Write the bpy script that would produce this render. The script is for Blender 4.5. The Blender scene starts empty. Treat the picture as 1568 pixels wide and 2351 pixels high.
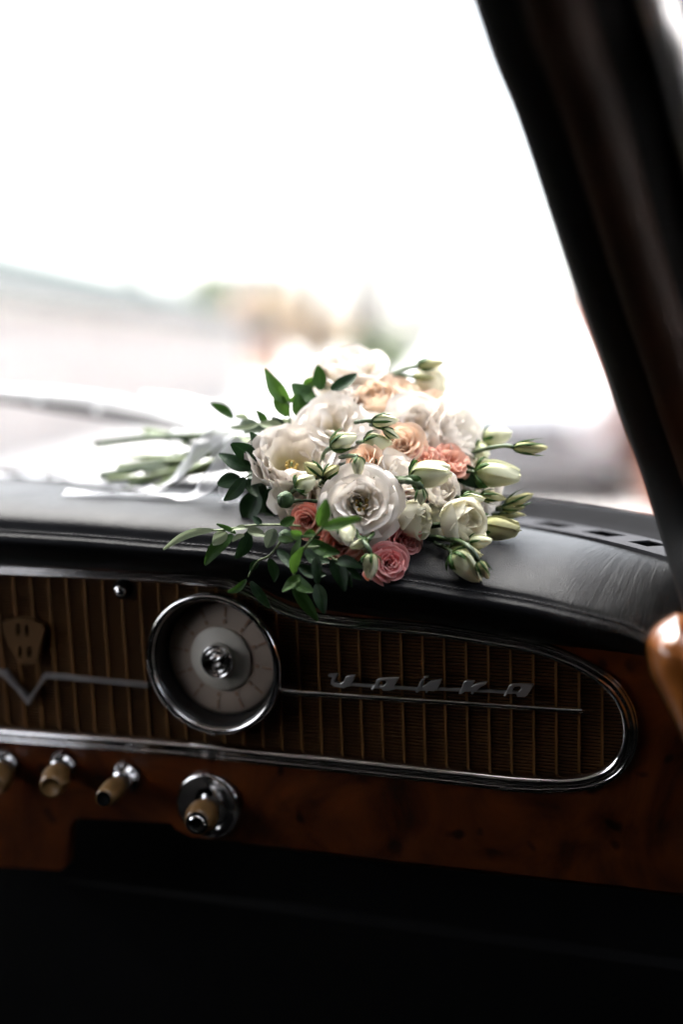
import bpy, bmesh, math, random
from mathutils import Vector, Matrix, Quaternion, noise
from mathutils.geometry import tessellate_polygon

R = math.radians
rng = random.Random(7)
scene = bpy.context.scene
COL = scene.collection

# ------------------------------------------------------------------ camera, sky, sun, exposure
PITCH = R(6.55)
EYE = Vector((0.0, 0.0, 1.2))
cam_data = bpy.data.cameras.new("camera")
cam_data.sensor_fit = 'VERTICAL'
cam_data.sensor_height = 36.0
cam_data.sensor_width = 24.0
cam_data.lens = 50.0
cam_data.clip_start = 0.02
cam_data.clip_end = 3000.0
cam_data.dof.use_dof = True
cam_data.dof.focus_distance = 1.14
cam_data.dof.aperture_fstop = 1.4
cam = bpy.data.objects.new("camera", cam_data)
cam.location = EYE
cam.rotation_euler = (R(90) - PITCH, 0, 0)
COL.objects.link(cam)
scene.camera = cam

SUN_EL, SUN_AZ = R(66), R(-35)            # azimuth from +Y, negative = to the left
world = bpy.data.worlds.new("World")
scene.world = world
world.use_nodes = True
wn = world.node_tree
bg = wn.nodes["Background"]
sky = wn.nodes.new("ShaderNodeTexSky")
sky.sky_type = 'NISHITA'
sky.sun_disc = False
sky.sun_elevation = SUN_EL
sky.sun_rotation = SUN_AZ
sky.air_density = 0.7
sky.dust_density = 5.0
sky.ozone_density = 0.0
overcast = wn.nodes.new("ShaderNodeHueSaturation")      # cloud cover greys the whole sky evenly
overcast.inputs['Saturation'].default_value = 0.35
wn.links.new(sky.outputs[0], overcast.inputs['Color'])
wn.links.new(overcast.outputs[0], bg.inputs[0])
bg.inputs[1].default_value = 0.15
sun_data = bpy.data.lights.new("sun", 'SUN')
sun_data.energy = 1.3
sun_data.angle = R(50)
sun_data.color = (1.0, 0.95, 0.88)
sun = bpy.data.objects.new("sun", sun_data)
sdir = Vector((math.sin(SUN_AZ) * math.cos(SUN_EL), math.cos(SUN_AZ) * math.cos(SUN_EL), math.sin(SUN_EL)))
sun.rotation_euler = sdir.to_track_quat('Z', 'Y').to_euler()
sun.location = (0, 0, 6)
COL.objects.link(sun)
vs = scene.view_settings
vs.view_transform = 'Standard'
vs.look = 'None'
vs.exposure = 3.08
vs.gamma = 1.0
vs.use_curve_mapping = False
scene.render.engine = 'CYCLES'
scene.cycles.use_denoising = True
scene.cycles.max_bounces = 7
scene.cycles.use_adaptive_sampling = True
scene.cycles.adaptive_threshold = 0.02
scene.cycles.transparent_max_bounces = 24
scene.cycles.sample_clamp_indirect = 6.0
scene.cycles.caustics_reflective = False
scene.cycles.caustics_refractive = False

# ------------------------------------------------------------------ geometry helpers
CR = Vector((1, 0, 0))
CF = Vector((0, math.cos(PITCH), -math.sin(PITCH)))
CU = Vector((0, math.sin(PITCH), math.cos(PITCH)))

def ray(px, py):
    return CR * ((px - 784) / 1568 * 0.4809) + CF + CU * ((1175.5 - py) / 2351 * 0.72)

def at(px, py, d):
    return EYE + ray(px, py) * d

def on_z(px, py, z):
    r = ray(px, py)
    return EYE + r * ((z - EYE.z) / r.z)

def camdir(x, y, z):
    """direction given as right, up, towards the viewer"""
    return (CR * x + CU * y - CF * z).normalized()

YAW, TILT = R(20), R(-6)
PU = Vector((math.cos(YAW), -math.sin(YAW), 0))
N0 = Vector((-math.sin(YAW), -math.cos(YAW), 0))
PV = (Vector((0, 0, 1)) * math.cos(TILT) - N0 * math.sin(TILT)).normalized()
PN = PU.cross(PV).normalized()
if PN.y > 0:
    PN = -PN
PO = at(784, 1560, 1.185)

def on_panel(px, py, h=0.0):
    r = ray(px, py)
    p = PO + PN * h
    t = (p - EYE).dot(PN) / r.dot(PN)
    return EYE + r * t

def st(px, py, h=0.0):
    q = on_panel(px, py, h) - PO
    return (q.dot(PU), q.dot(PV))

def pp(s, t, h=0.0):
    return PO + PU * s + PV * t + PN * h

def empty(name, loc, parent=None):
    o = bpy.data.objects.new(name, None)
    o.empty_display_size = 0.05
    o.location = loc - world_loc(parent) if parent else loc
    o["_w"] = tuple(loc)
    if parent:
        o.parent = parent
    COL.objects.link(o)
    return o

def world_loc(o):
    return Vector(o["_w"])

def obj(name, verts, faces, mat, parent=None, smooth=True, uvs=None, center=None):
    c = center
    if c is None:
        c = Vector((0, 0, 0))
        for v in verts:
            c += Vector(v)
        c /= max(1, len(verts))
    me = bpy.data.meshes.new(name)
    me.from_pydata([tuple(Vector(v) - c) for v in verts], [], faces)
    if smooth:
        me.polygons.foreach_set("use_smooth", [True] * len(me.polygons))
    if uvs:
        ul = me.uv_layers.new(name="UVMap")
        for lp in me.loops:
            ul.data[lp.index].uv = uvs[lp.vertex_index]
    if mat: me.materials.append(mat)
    me.update()
    o = bpy.data.objects.new(name, me)
    o.location = c - world_loc(parent) if parent else c
    o["_w"] = tuple(c)
    if parent:
        o.parent = parent
    COL.objects.link(o)
    return o

def tag(o, label=None, cat=None, group=None, kind=None):
    if label: o["label"] = label
    if cat: o["category"] = cat
    if group: o["group"] = group
    if kind: o["kind"] = kind
    return o

def catmull(pts, n, closed=False):
    """resample control points (tuples of any length) with a Catmull-Rom curve"""
    k = len(pts)
    out = []
    segs = k if closed else k - 1
    for i in range(segs):
        p0 = pts[(i - 1) % k] if closed or i > 0 else pts[0]
        p1 = pts[i % k]
        p2 = pts[(i + 1) % k]
        p3 = pts[(i + 2) % k] if closed or i + 2 < k else pts[-1]
        for j in range(n):
            t = j / n
            out.append(tuple(0.5 * (2 * b + (c - a) * t + (2 * a - 5 * b + 4 * c - d) * t * t + (-a + 3 * b - 3 * c + d) * t ** 3)
                             for a, b, c, d in zip(p0, p1, p2, p3)))
    if not closed:
        out.append(tuple(pts[-1]))
    return out

def even(pts, n):
    """resample a polyline to n points of even spacing"""
    V = [Vector(p) for p in pts]
    L = [0.0]
    for a, b in zip(V, V[1:]):
        L.append(L[-1] + (b - a).length)
    out, j = [], 0
    for i in range(n):
        d = L[-1] * i / (n - 1)
        while j < len(L) - 2 and L[j + 1] < d:
            j += 1
        f = (d - L[j]) / max(1e-9, L[j + 1] - L[j])
        out.append(V[j].lerp(V[j + 1], min(1, f)))
    return out

def interp(xs, ys, x):
    if x <= xs[0]: return ys[0]
    for a, b, c, d in zip(xs, xs[1:], ys, ys[1:]):
        if x <= b:
            return c + (d - c) * (x - a) / (b - a)
    return ys[-1]

def gridfaces(nr, nc, wrap=False):
    f = []
    cc = nc if wrap else nc - 1
    for i in range(nr - 1):
        for j in range(cc):
            a = i * nc + j
            b = i * nc + (j + 1) % nc
            f.append((a, b, b + nc, a + nc))
    return f

def loft(name, rows, mat, parent=None, wrap=False, caps=False, uvs=None, smooth=True):
    nr, nc = len(rows), len(rows[0])
    verts = [p for r in rows for p in r]
    faces = gridfaces(nr, nc, wrap)
    if caps:
        faces.append(tuple(range(nc))[::-1])
        faces.append(tuple(range((nr - 1) * nc, nr * nc)))
    return obj(name, verts, faces, mat, parent, smooth, uvs)

def tube_rows(path, radii, n=8, flat=1.0, up=None):
    rows = []
    P = [Vector(p) for p in path]
    prev = None
    for i, p in enumerate(P):
        d = (P[min(i + 1, len(P) - 1)] - P[max(i - 1, 0)]).normalized()
        if prev is None:
            u = up if up else Vector((0.3, 0.2, 1))
            a = d.cross(u)
            if a.length < 1e-4: a = d.cross(Vector((1, 0, 0)))
            a.normalize()
        else:
            a = (prev - d * prev.dot(d)).normalized()
        prev = a
        b = d.cross(a)
        r = radii[i] if isinstance(radii, (list, tuple)) else radii
        rows.append([p + a * (r * math.cos(2 * math.pi * k / n)) + b * (r * flat * math.sin(2 * math.pi * k / n)) for k in range(n)])
    return rows

def tube(name, path, radii, mat, parent=None, n=8, flat=1.0, up=None):
    return loft(name, tube_rows(path, radii, n, flat, up), mat, parent, wrap=True, caps=True)

def lathe(name, prof, org, axis, mat, parent=None, n=40, smooth=True, caps=True):
    """profile of (radius, height) turned about axis at org"""
    ax = axis.normalized()
    a = ax.cross(Vector((0, 0, 1)))
    if a.length < 1e-3: a = Vector((1, 0, 0))
    a.normalize()
    b = ax.cross(a)
    rows = [[org + ax * h + a * (r * math.cos(2 * math.pi * k / n)) + b * (r * math.sin(2 * math.pi * k / n)) for k in range(n)] for r, h in prof]
    return loft(name, rows, mat, parent, wrap=True, caps=caps, smooth=smooth)

BOXF = [(0, 1, 2, 3), (7, 6, 5, 4), (0, 4, 5, 1), (1, 5, 6, 2), (2, 6, 7, 3), (3, 7, 4, 0)]
def boxverts(c, ex, ey, ez):
    return [c - ex - ey - ez, c + ex - ey - ez, c + ex + ey - ez, c - ex + ey - ez,
            c - ex - ey + ez, c + ex - ey + ez, c + ex + ey + ez, c - ex + ey + ez]
def box(name, c, ex, ey, ez, mat, parent=None):
    return obj(name, boxverts(c, ex, ey, ez), BOXF, mat, parent, smooth=False)
def abox(name, x0, x1, y0, y1, z0, z1, mat, parent=None):
    return box(name, Vector(((x0 + x1) / 2, (y0 + y1) / 2, (z0 + z1) / 2)), Vector(((x1 - x0) / 2, 0, 0)),
               Vector((0, (y1 - y0) / 2, 0)), Vector((0, 0, (z1 - z0) / 2)), mat, parent)

def prism(name, loops, place, h0, h1, mat, parent=None, bevel=0.0):
    """flat outline (first loop) with holes, on place(x, y, h), given thickness"""
    tri = tessellate_polygon([[Vector((x, y, 0)) for x, y in lp] for lp in loops])
    flat = [p for lp in loops for p in lp]
    n = len(flat)
    verts = [place(x, y, h1) for x, y in flat] + [place(x, y, h0) for x, y in flat]
    faces = [tuple(t) for t in tri] + [tuple(i + n for i in t[::-1]) for t in tri]
    k = 0
    for lp in loops:
        m = len(lp)
        for i in range(m):
            a, b = k + i, k + (i + 1) % m
            faces.append((a, b, b + n, a + n))
        k += m
    o = obj(name, verts, faces, mat, parent, smooth=False)
    bm = bmesh.new(); bm.from_mesh(o.data)
    bmesh.ops.recalc_face_normals(bm, faces=bm.faces)
    bm.to_mesh(o.data); bm.free()
    if bevel:
        md = o.modifiers.new("bevel", 'BEVEL'); md.width = bevel; md.segments = 2; md.limit_method = 'ANGLE'
    return o

# ------------------------------------------------------------------ materials
def newmat(name):
    m = bpy.data.materials.new(name)
    m.use_nodes = True
    nt = m.node_tree
    return m, nt, nt.nodes["Principled BSDF"]

def setp(b, **k):
    names = {'col': 'Base Color', 'rough': 'Roughness', 'metal': 'Metallic', 'spec': 'Specular IOR Level',
             'coat': 'Coat Weight', 'coatr': 'Coat Roughness', 'sheen': 'Sheen Weight'}
    for a, v in k.items():
        i = b.inputs[names[a]]
        i.default_value = (*v, 1) if a == 'col' else v

def nod(nt, t, **k):
    n = nt.nodes.new(t)
    for a, v in k.items():
        if a.startswith('i_'):
            n.inputs[a[2:].replace('_', ' ')].default_value = v
        else:
            setattr(n, a, v)
    return n

def ramp(nt, stops, interp_='LINEAR'):
    n = nt.nodes.new("ShaderNodeValToRGB")
    n.color_ramp.interpolation = interp_
    e = n.color_ramp.elements
    while len(e) > len(stops): e.remove(e[-1])
    while len(e) < len(stops): e.new(0.5)
    for el, (p, c) in zip(e, stops):
        el.position = p
        el.color = (*c, 1) if len(c) == 3 else c
    return n

def plain(name, col, rough=0.5, metal=0.0, var=0.15, scale=30.0, bump=0.0, bscale=200.0, **k):
    """base colour with a little procedural unevenness in colour and gloss"""
    m, nt, b = newmat(name)
    setp(b, col=col, rough=rough, metal=metal, **k)
    tc = nod(nt, "ShaderNodeTexCoord")
    n = nod(nt, "ShaderNodeTexNoise", i_Scale=scale, i_Detail=4.0)
    nt.links.new(tc.outputs['Object'], n.inputs['Vector'])
    r = ramp(nt, [(0.3, tuple(c * (1 - var) for c in col)), (0.7, tuple(min(1, c * (1 + var)) for c in col))])
    nt.links.new(n.outputs[0], r.inputs[0])
    nt.links.new(r.outputs[0], b.inputs['Base Color'])
    mr = nod(nt, "ShaderNodeMapRange")
    mr.inputs[3].default_value = max(0.0, rough * 0.8); mr.inputs[4].default_value = min(1.0, rough * 1.25)
    nt.links.new(n.outputs[0], mr.inputs[0])
    nt.links.new(mr.outputs[0], b.inputs['Roughness'])
    if bump:
        n2 = nod(nt, "ShaderNodeTexNoise", i_Scale=bscale, i_Detail=3.0)
        nt.links.new(tc.outputs['Object'], n2.inputs['Vector'])
        bp = nod(nt, "ShaderNodeBump", i_Strength=bump, i_Distance=0.002)
        nt.links.new(n2.outputs[0], bp.inputs['Height'])
        nt.links.new(bp.outputs[0], b.inputs['Normal'])
    return m

def leather_material():
    m, nt, b = newmat("black_leather")
    setp(b, col=(0.012, 0.012, 0.0135), rough=0.4, spec=0.085)
    uv = nod(nt, "ShaderNodeUVMap")
    tc = nod(nt, "ShaderNodeTexCoord")
    # pebble grain
    v = nod(nt, "ShaderNodeTexVoronoi", feature='DISTANCE_TO_EDGE', i_Scale=520.0)
    dn = nod(nt, "ShaderNodeTexNoise", i_Scale=160.0, i_Detail=2.0)
    mixv = nod(nt, "ShaderNodeMixRGB", blend_type='ADD', i_Fac=0.004)
    nt.links.new(tc.outputs['Object'], dn.inputs['Vector'])
    nt.links.new(tc.outputs['Object'], mixv.inputs[1]); nt.links.new(dn.outputs[1], mixv.inputs[2])
    nt.links.new(mixv.outputs[0], v.inputs['Vector'])
    gr = ramp(nt, [(0.0, (0, 0, 0)), (0.25, (1, 1, 1))])
    nt.links.new(v.outputs['Distance'], gr.inputs[0])
    # drawn wrinkles that fan out towards the corner of the pad (uv.x along the dash, uv.y from lip to glass)
    sep = nod(nt, "ShaderNodeSeparateXYZ"); nt.links.new(uv.outputs[0], sep.inputs[0])
    sk0 = nod(nt, "ShaderNodeMath", operation='MULTIPLY_ADD'); sk0.inputs[1].default_value = -0.7; sk0.inputs[2].default_value = -0.26
    nt.links.new(sep.outputs[1], sk0.inputs[0])
    sk = nod(nt, "ShaderNodeMath", operation='MULTIPLY')
    nt.links.new(sep.outputs[1], sk.inputs[0]); nt.links.new(sk0.outputs[0], sk.inputs[1])
    ad = nod(nt, "ShaderNodeMath", operation='ADD'); nt.links.new(sep.outputs[0], ad.inputs[0]); nt.links.new(sk.outputs[0], ad.inputs[1])
    mx = nod(nt, "ShaderNodeMath", operation='MULTIPLY'); mx.inputs[1].default_value = 760.0; nt.links.new(ad.outputs[0], mx.inputs[0])
    my = nod(nt, "ShaderNodeMath", operation='MULTIPLY'); my.inputs[1].default_value = 7.0; nt.links.new(sep.outputs[1], my.inputs[0])
    cb = nod(nt, "ShaderNodeCombineXYZ"); nt.links.new(mx.outputs[0], cb.inputs[0]); nt.links.new(my.outputs[0], cb.inputs[1])
    wn_ = nod(nt, "ShaderNodeTexNoise", i_Scale=1.0, i_Detail=3.0, i_Roughness=0.55, i_Distortion=0.9)
    nt.links.new(cb.outputs[0], wn_.inputs['Vector'])
    wr = ramp(nt, [(0.38, (0, 0, 0)), (0.56, (1, 1, 1))])
    nt.links.new(wn_.outputs[0], wr.inputs[0])
    # where the wrinkles are: grows towards the right-hand corner
    mk = nod(nt, "ShaderNodeMapRange", interpolation_type='SMOOTHSTEP')
    mk.inputs[1].default_value = 0.66; mk.inputs[2].default_value = 0.84
    nt.links.new(sep.outputs[0], mk.inputs[0])
    b1 = nod(nt, "ShaderNodeBump", i_Strength=0.22, i_Distance=0.0006)
    nt.links.new(gr.outputs[0], b1.inputs['Height'])
    b2 = nod(nt, "ShaderNodeBump", i_Distance=0.0026)
    ms = nod(nt, "ShaderNodeMath", operation='MULTIPLY'); ms.inputs[1].default_value = 1.0
    nt.links.new(mk.outputs[0], ms.inputs[0]); nt.links.new(ms.outputs[0], b2.inputs['Strength'])
    nt.links.new(wr.outputs[0], b2.inputs['Height'])
    nt.links.new(b1.outputs[0], b2.inputs['Normal'])
    # soft unevenness of the padding
    n3 = nod(nt, "ShaderNodeTexNoise", i_Scale=14.0, i_Detail=2.0)
    nt.links.new(tc.outputs['Object'], n3.inputs['Vector'])
    b3 = nod(nt, "ShaderNodeBump", i_Strength=0.25, i_Distance=0.01)
    nt.links.new(n3.outputs[0], b3.inputs['Height']); nt.links.new(b2.outputs[0], b3.inputs['Normal'])
    nt.links.new(b3.outputs[0], b.inputs['Normal'])
    rr = nod(nt, "ShaderNodeMapRange"); rr.inputs[3].default_value = 0.36; rr.inputs[4].default_value = 0.5
    nt.links.new(n3.outputs[0], rr.inputs[0]); nt.links.new(rr.outputs[0], b.inputs['Roughness'])
    return m

def wood_material(name, dark, light, scale=9.0, coat=1.0):
    m, nt, b = newmat(name)
    setp(b, rough=0.35, coat=coat, coatr=0.06)
    tc = nod(nt, "ShaderNodeTexCoord")
    n = nod(nt, "ShaderNodeTexNoise", i_Scale=scale, i_Detail=8.0, i_Roughness=0.62, i_Distortion=2.2)
    nt.links.new(tc.outputs['Object'], n.inputs['Vector'])
    r = ramp(nt, [(0.3, dark), (0.5, tuple((a + c) / 2 for a, c in zip(dark, light))), (0.7, light)])
    nt.links.new(n.outputs[0], r.inputs[0])
    # burl eyes
    v = nod(nt, "ShaderNodeTexVoronoi", i_Scale=scale * 4.2)
    n2 = nod(nt, "ShaderNodeTexNoise", i_Scale=scale * 3, i_Detail=2.0)
    nt.links.new(tc.outputs['Object'], n2.inputs['Vector'])
    mv = nod(nt, "ShaderNodeMixRGB", blend_type='ADD', i_Fac=0.05)
    nt.links.new(tc.outputs['Object'], mv.inputs[1]); nt.links.new(n2.outputs[1], mv.inputs[2])
    nt.links.new(mv.outputs[0], v.inputs['Vector'])
    vr = ramp(nt, [(0.0, (0.05, 0.03, 0.02)), (0.16, (0.25, 0.2, 0.18)), (0.3, (1, 1, 1))])
    nt.links.new(v.outputs['Distance'], vr.inputs[0])
    # only some cells carry an eye
    cr = ramp(nt, [(0.5, (1, 1, 1)), (0.56, (0, 0, 0))])
    nt.links.new(v.outputs['Color'], cr.inputs[0])
    mask = nod(nt, "ShaderNodeMixRGB", blend_type='LIGHTEN', i_Fac=1.0)
    nt.links.new(vr.outputs[0], mask.inputs[1]); nt.links.new(cr.outputs[0], mask.inputs[2])
    mu = nod(nt, "ShaderNodeMixRGB", blend_type='MULTIPLY', i_Fac=0.85)
    nt.links.new(r.outputs[0], mu.inputs[1]); nt.links.new(mask.outputs[0], mu.inputs[2])
    nt.links.new(mu.outputs[0], b.inputs['Base Color'])
    return m

def petal_material(name, tip, mid, base, trans=0.35, rim=None):
    """colour runs from the throat (uv.y = 0) to the rim (uv.y = 1); fine veins along the petal"""
    m, nt, b = newmat(name)
    setp(b, rough=0.72, spec=0.18, sheen=0.1)
    uv = nod(nt, "ShaderNodeUVMap")
    tc = nod(nt, "ShaderNodeTexCoord")
    sep = nod(nt, "ShaderNodeSeparateXYZ"); nt.links.new(uv.outputs[0], sep.inputs[0])
    nz = nod(nt, "ShaderNodeTexNoise", i_Scale=60.0, i_Detail=3.0)
    nt.links.new(tc.outputs['Object'], nz.inputs['Vector'])
    sub = nod(nt, "ShaderNodeMath", operation='MULTIPLY_ADD'); sub.inputs[1].default_value = 0.3; sub.inputs[2].default_value = -0.15
    nt.links.new(nz.outputs[0], sub.inputs[0])
    ad = nod(nt, "ShaderNodeMath", operation='ADD'); nt.links.new(sep.outputs[1], ad.inputs[0]); nt.links.new(sub.outputs[0], ad.inputs[1])
    stops = [(0.0, base), (0.32, mid), (0.75, tip)]
    if rim: stops.append((0.99, rim))
    r = ramp(nt, stops); nt.links.new(ad.outputs[0], r.inputs[0])
    nt.links.new(r.outputs[0], b.inputs['Base Color'])
    # veins: noise stretched along the petal
    mp = nod(nt, "ShaderNodeMapping"); mp.inputs['Scale'].default_value = (26, 2.2, 1)
    nt.links.new(uv.outputs[0], mp.inputs[0])
    vn = nod(nt, "ShaderNodeTexNoise", i_Scale=1.0, i_Detail=3.0, i_Distortion=0.4)
    nt.links.new(mp.outputs[0], vn.inputs['Vector'])
    b1 = nod(nt, "ShaderNodeBump", i_Strength=0.35, i_Distance=0.0006); nt.links.new(vn.outputs[0], b1.inputs['Height'])
    b2 = nod(nt, "ShaderNodeBump", i_Strength=0.3, i_Distance=0.004); nt.links.new(nz.outputs[0], b2.inputs['Height'])
    nt.links.new(b1.outputs[0], b2.inputs['Normal'])
    nt.links.new(b2.outputs[0], b.inputs['Normal'])
    tr = nod(nt, "ShaderNodeBsdfTranslucent"); nt.links.new(r.outputs[0], tr.inputs[0])
    mix = nod(nt, "ShaderNodeMixShader", i_Fac=trans)
    out = nt.nodes["Material Output"]
    nt.links.new(b.outputs[0], mix.inputs[1]); nt.links.new(tr.outputs[0], mix.inputs[2])
    nt.links.new(mix.outputs[0], out.inputs[0])
    return m

def leaf_material(name, top, light, rough=0.42, trans=0.25):
    m, nt, b = newmat(name)
    setp(b, rough=rough, spec=0.25)
    uv = nod(nt, "ShaderNodeUVMap"); tc = nod(nt, "ShaderNodeTexCoord")
    sep = nod(nt, "ShaderNodeSeparateXYZ"); nt.links.new(uv.outputs[0], sep.inputs[0])
    n = nod(nt, "ShaderNodeTexNoise", i_Scale=90.0, i_Detail=4.0); nt.links.new(tc.outputs['Object'], n.inputs['Vector'])
    r = ramp(nt, [(0.3, top), (0.75, light)]); nt.links.new(n.outputs[0], r.inputs[0])
    # pale midrib
    ab = nod(nt, "ShaderNodeMath", operation='SUBTRACT'); ab.inputs[1].default_value = 0.5; nt.links.new(sep.outputs[0], ab.inputs[0])
    ab2 = nod(nt, "ShaderNodeMath", operation='ABSOLUTE'); nt.links.new(ab.outputs[0], ab2.inputs[0])
    rr = ramp(nt, [(0.0, (1, 1, 1)), (0.05, (0, 0, 0))]); nt.links.new(ab2.outputs[0], rr.inputs[0])
    mx = nod(nt, "ShaderNodeMixRGB", blend_type='MIX'); mx.inputs[2].default_value = (*[min(1, c * 1.7 + 0.02) for c in light], 1)
    ml = nod(nt, "ShaderNodeMath", operation='MULTIPLY'); ml.inputs[1].default_value = 0.5; nt.links.new(rr.outputs[0], ml.inputs[0])
    nt.links.new(ml.outputs[0], mx.inputs[0]); nt.links.new(r.outputs[0], mx.inputs[1])
    nt.links.new(mx.outputs[0], b.inputs['Base Color'])
    # side veins
    mp = nod(nt, "ShaderNodeMapping"); mp.inputs['Scale'].default_value = (3, 16, 1); nt.links.new(uv.outputs[0], mp.inputs[0])
    vn = nod(nt, "ShaderNodeTexNoise", i_Scale=1.0, i_Detail=2.0, i_Distortion=1.0); nt.links.new(mp.outputs[0], vn.inputs['Vector'])
    bp = nod(nt, "ShaderNodeBump", i_Strength=0.3, i_Distance=0.001); nt.links.new(vn.outputs[0], bp.inputs['Height'])
    nt.links.new(bp.outputs[0], b.inputs['Normal'])
    tr = nod(nt, "ShaderNodeBsdfTranslucent"); tr.inputs[0].default_value = (*[min(1, c * 1.3) for c in light], 1)
    mix = nod(nt, "ShaderNodeMixShader", i_Fac=trans)
    nt.links.new(b.outputs[0], mix.inputs[1]); nt.links.new(tr.outputs[0], mix.inputs[2])
    nt.links.new(mix.outputs[0], nt.nodes["Material Output"].inputs[0])
    return m

def glass_material():
    """thin pane: mostly clear, with Fresnel reflection, a light film of dust and fine specks"""
    m, nt, b = newmat("pane_glass")
    nt.nodes.remove(b)
    t = nod(nt, "ShaderNodeBsdfTransparent"); t.inputs[0].default_value = (0.93, 0.95, 0.94, 1)
    g = nod(nt, "ShaderNodeBsdfGlossy"); g.inputs['Roughness'].default_value = 0.0
    fr = nod(nt, "ShaderNodeFresnel", i_IOR=1.3)
    m1 = nod(nt, "ShaderNodeMixShader"); nt.links.new(fr.outputs[0], m1.inputs[0])
    nt.links.new(t.outputs[0], m1.inputs[1]); nt.links.new(g.outputs[0], m1.inputs[2])
    tc = nod(nt, "ShaderNodeTexCoord")
    v = nod(nt, "ShaderNodeTexVoronoi", i_Scale=26.0); nt.links.new(tc.outputs['Object'], v.inputs['Vector'])
    r = ramp(nt, [(0.0, (0.5, 0.5, 0.5)), (0.02, (0, 0, 0))]); nt.links.new(v.outputs['Distance'], r.inputs[0])
    d = nod(nt, "ShaderNodeBsdfDiffuse"); d.inputs[0].default_value = (0.2, 0.18, 0.16, 1)
    m2 = nod(nt, "ShaderNodeMixShader"); nt.links.new(r.outputs[0], m2.inputs[0])
    nt.links.new(m1.outputs[0], m2.inputs[1]); nt.links.new(d.outputs[0], m2.inputs[2])
    nt.links.new(m2.outputs[0], nt.nodes["Material Output"].inputs[0])
    return m

M = {}
M['leather'] = leather_material()
M['vinyl'] = plain("black_vinyl", (0.006, 0.006, 0.006), 0.75, var=0.2, bump=0.2, spec=0.2)
M['dark_wood'] = plain("oiled_dark_wood", (0.024, 0.008, 0.002), 0.6, var=0.4, scale=12, spec=0.2)
M['thread'] = plain("grey_thread", (0.035, 0.035, 0.038), 0.6, scale=900)
M['chrome'] = plain("chrome", (0.72, 0.70, 0.69), 0.09, 1.0, var=0.05, scale=60)
M['satin'] = plain("satin_metal", (0.62, 0.62, 0.62), 0.3, 1.0, var=0.05)
M['wood'] = wood_material("burl_wood", (0.030, 0.005, 0.0008), (0.22, 0.050, 0.008), coat=.6)
M['wood2'] = wood_material("varnished_wood", (0.24, 0.06, 0.008), (0.58, 0.20, 0.035), 5.0)
M['backing'] = plain("dark_backing", (0.012, 0.007, 0.004), 0.7)
M['bronze'] = plain("bronze_bar", (0.18, 0.080, 0.027), 0.55, 0.3, var=0.25)
M['gold'] = plain("gold_strip", (0.22, 0.095, 0.025), 0.55, 0.25, var=0.25)
M['emblem'] = plain("aged_brass", (0.14, 0.068, 0.022), 0.5, 0.5, var=0.2)
M['dial'] = plain("dial_face", (0.50, 0.40, 0.32), 0.5, var=0.05)
M['dial2'] = plain("cream_disc", (0.72, 0.67, 0.58), 0.45, var=0.05)
M['mark'] = plain("brown_print", (0.36, 0.22, 0.14), 0.6)
M['bakelite'] = plain("tan_bakelite", (0.22, 0.12, 0.042), 0.35, var=0.2, coat=0.5, coatr=0.15)
M['black'] = plain("black_cloth", (0.004, 0.004, 0.004), 0.9, spec=0.15)
M['gloss_black'] = plain("gloss_black", (0.02, 0.018, 0.017), 0.18, spec=0.6)
M['liner'] = plain("grey_headliner", (0.28, 0.25, 0.24), 0.9, var=0.05)
M['rubber'] = plain("black_rubber", (0.012, 0.012, 0.013), 0.85, var=0.2, spec=0.02)
M['vent'] = plain("grey_vent_metal", (0.05, 0.05, 0.054), 0.8, 0.0, spec=0.03)
M['glass'] = glass_material()
M['white_paint'] = plain("white_car_paint", (0.8, 0.79, 0.78), 0.3, var=0.03, coat=0.7, coatr=0.05)
M['nickel'] = plain("nickel_letters", (0.56, 0.54, 0.53), 0.32, 0.65)
M['grey_metal'] = plain("grey_metal", (0.22, 0.21, 0.21), 0.6, 0.2)
M['ribbon'] = None

# ------------------------------------------------------------------ the place outside
def stuffmat(name, col, rough=0.85, var=0.2, scale=1.5):
    return plain(name, col, rough, var=var, scale=scale)
M['asphalt'] = stuffmat("pale_concrete", (0.55, 0.535, 0.52), 0.8)
M['pave'] = stuffmat("pavement", (0.5, 0.48, 0.47), 0.85)
M['plaster'] = stuffmat("plaster", (0.46, 0.425, 0.405), 0.9, 0.1)
M['roof_sheet'] = stuffmat("grey_roof_sheet", (0.05, 0.056, 0.054), 0.95, 0.1)
M['teal'] = stuffmat("teal_paint", (0.05, 0.2, 0.17), 0.6, 0.1)
M['brick'] = stuffmat("brick", (0.42, 0.18, 0.12), 0.9, 0.25, 6.0)
M['orange'] = stuffmat("orange_plaster", (0.68, 0.47, 0.37), 0.9, 0.15)
M['pole'] = stuffmat("pole_concrete", (0.10, 0.08, 0.07), 0.8, 0.15)
M['bark'] = stuffmat("bark", (0.1, 0.075, 0.055), 0.9, 0.3, 8)
M['leaf_green'] = stuffmat("street_leaf_green", (0.26, 0.30, 0.18), 0.7, 0.3, 3)
M['leaf_ochre'] = stuffmat("street_leaf_ochre", (0.50, 0.40, 0.29), 0.7, 0.3, 3)
M['winglass'] = plain("dark_window", (0.16, 0.18, 0.2), 0.4, var=0.1, spec=0.15)
M['bluesign'] = plain("blue_sign", (0.06, 0.2, 0.5), 0.5)
M['car_silver'] = plain("pale_blue_grey_paint", (0.72, 0.74, 0.76), 0.35, var=0.04, spec=0.3)
M['tyre'] = plain("tyre", (0.02, 0.02, 0.02), 0.8)

g = obj("ground", [(-400, -60, 0), (400, -60, 0), (400, 900, 0), (-400, 900, 0)], [(0, 1, 2, 3)], M['asphalt'], smooth=False)
tag(g, kind='structure')
pv = abox("pavement", 9.0, 60, 19.0, 26.5, 0, 0.13, M['pave']); tag(pv, kind='structure')

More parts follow.
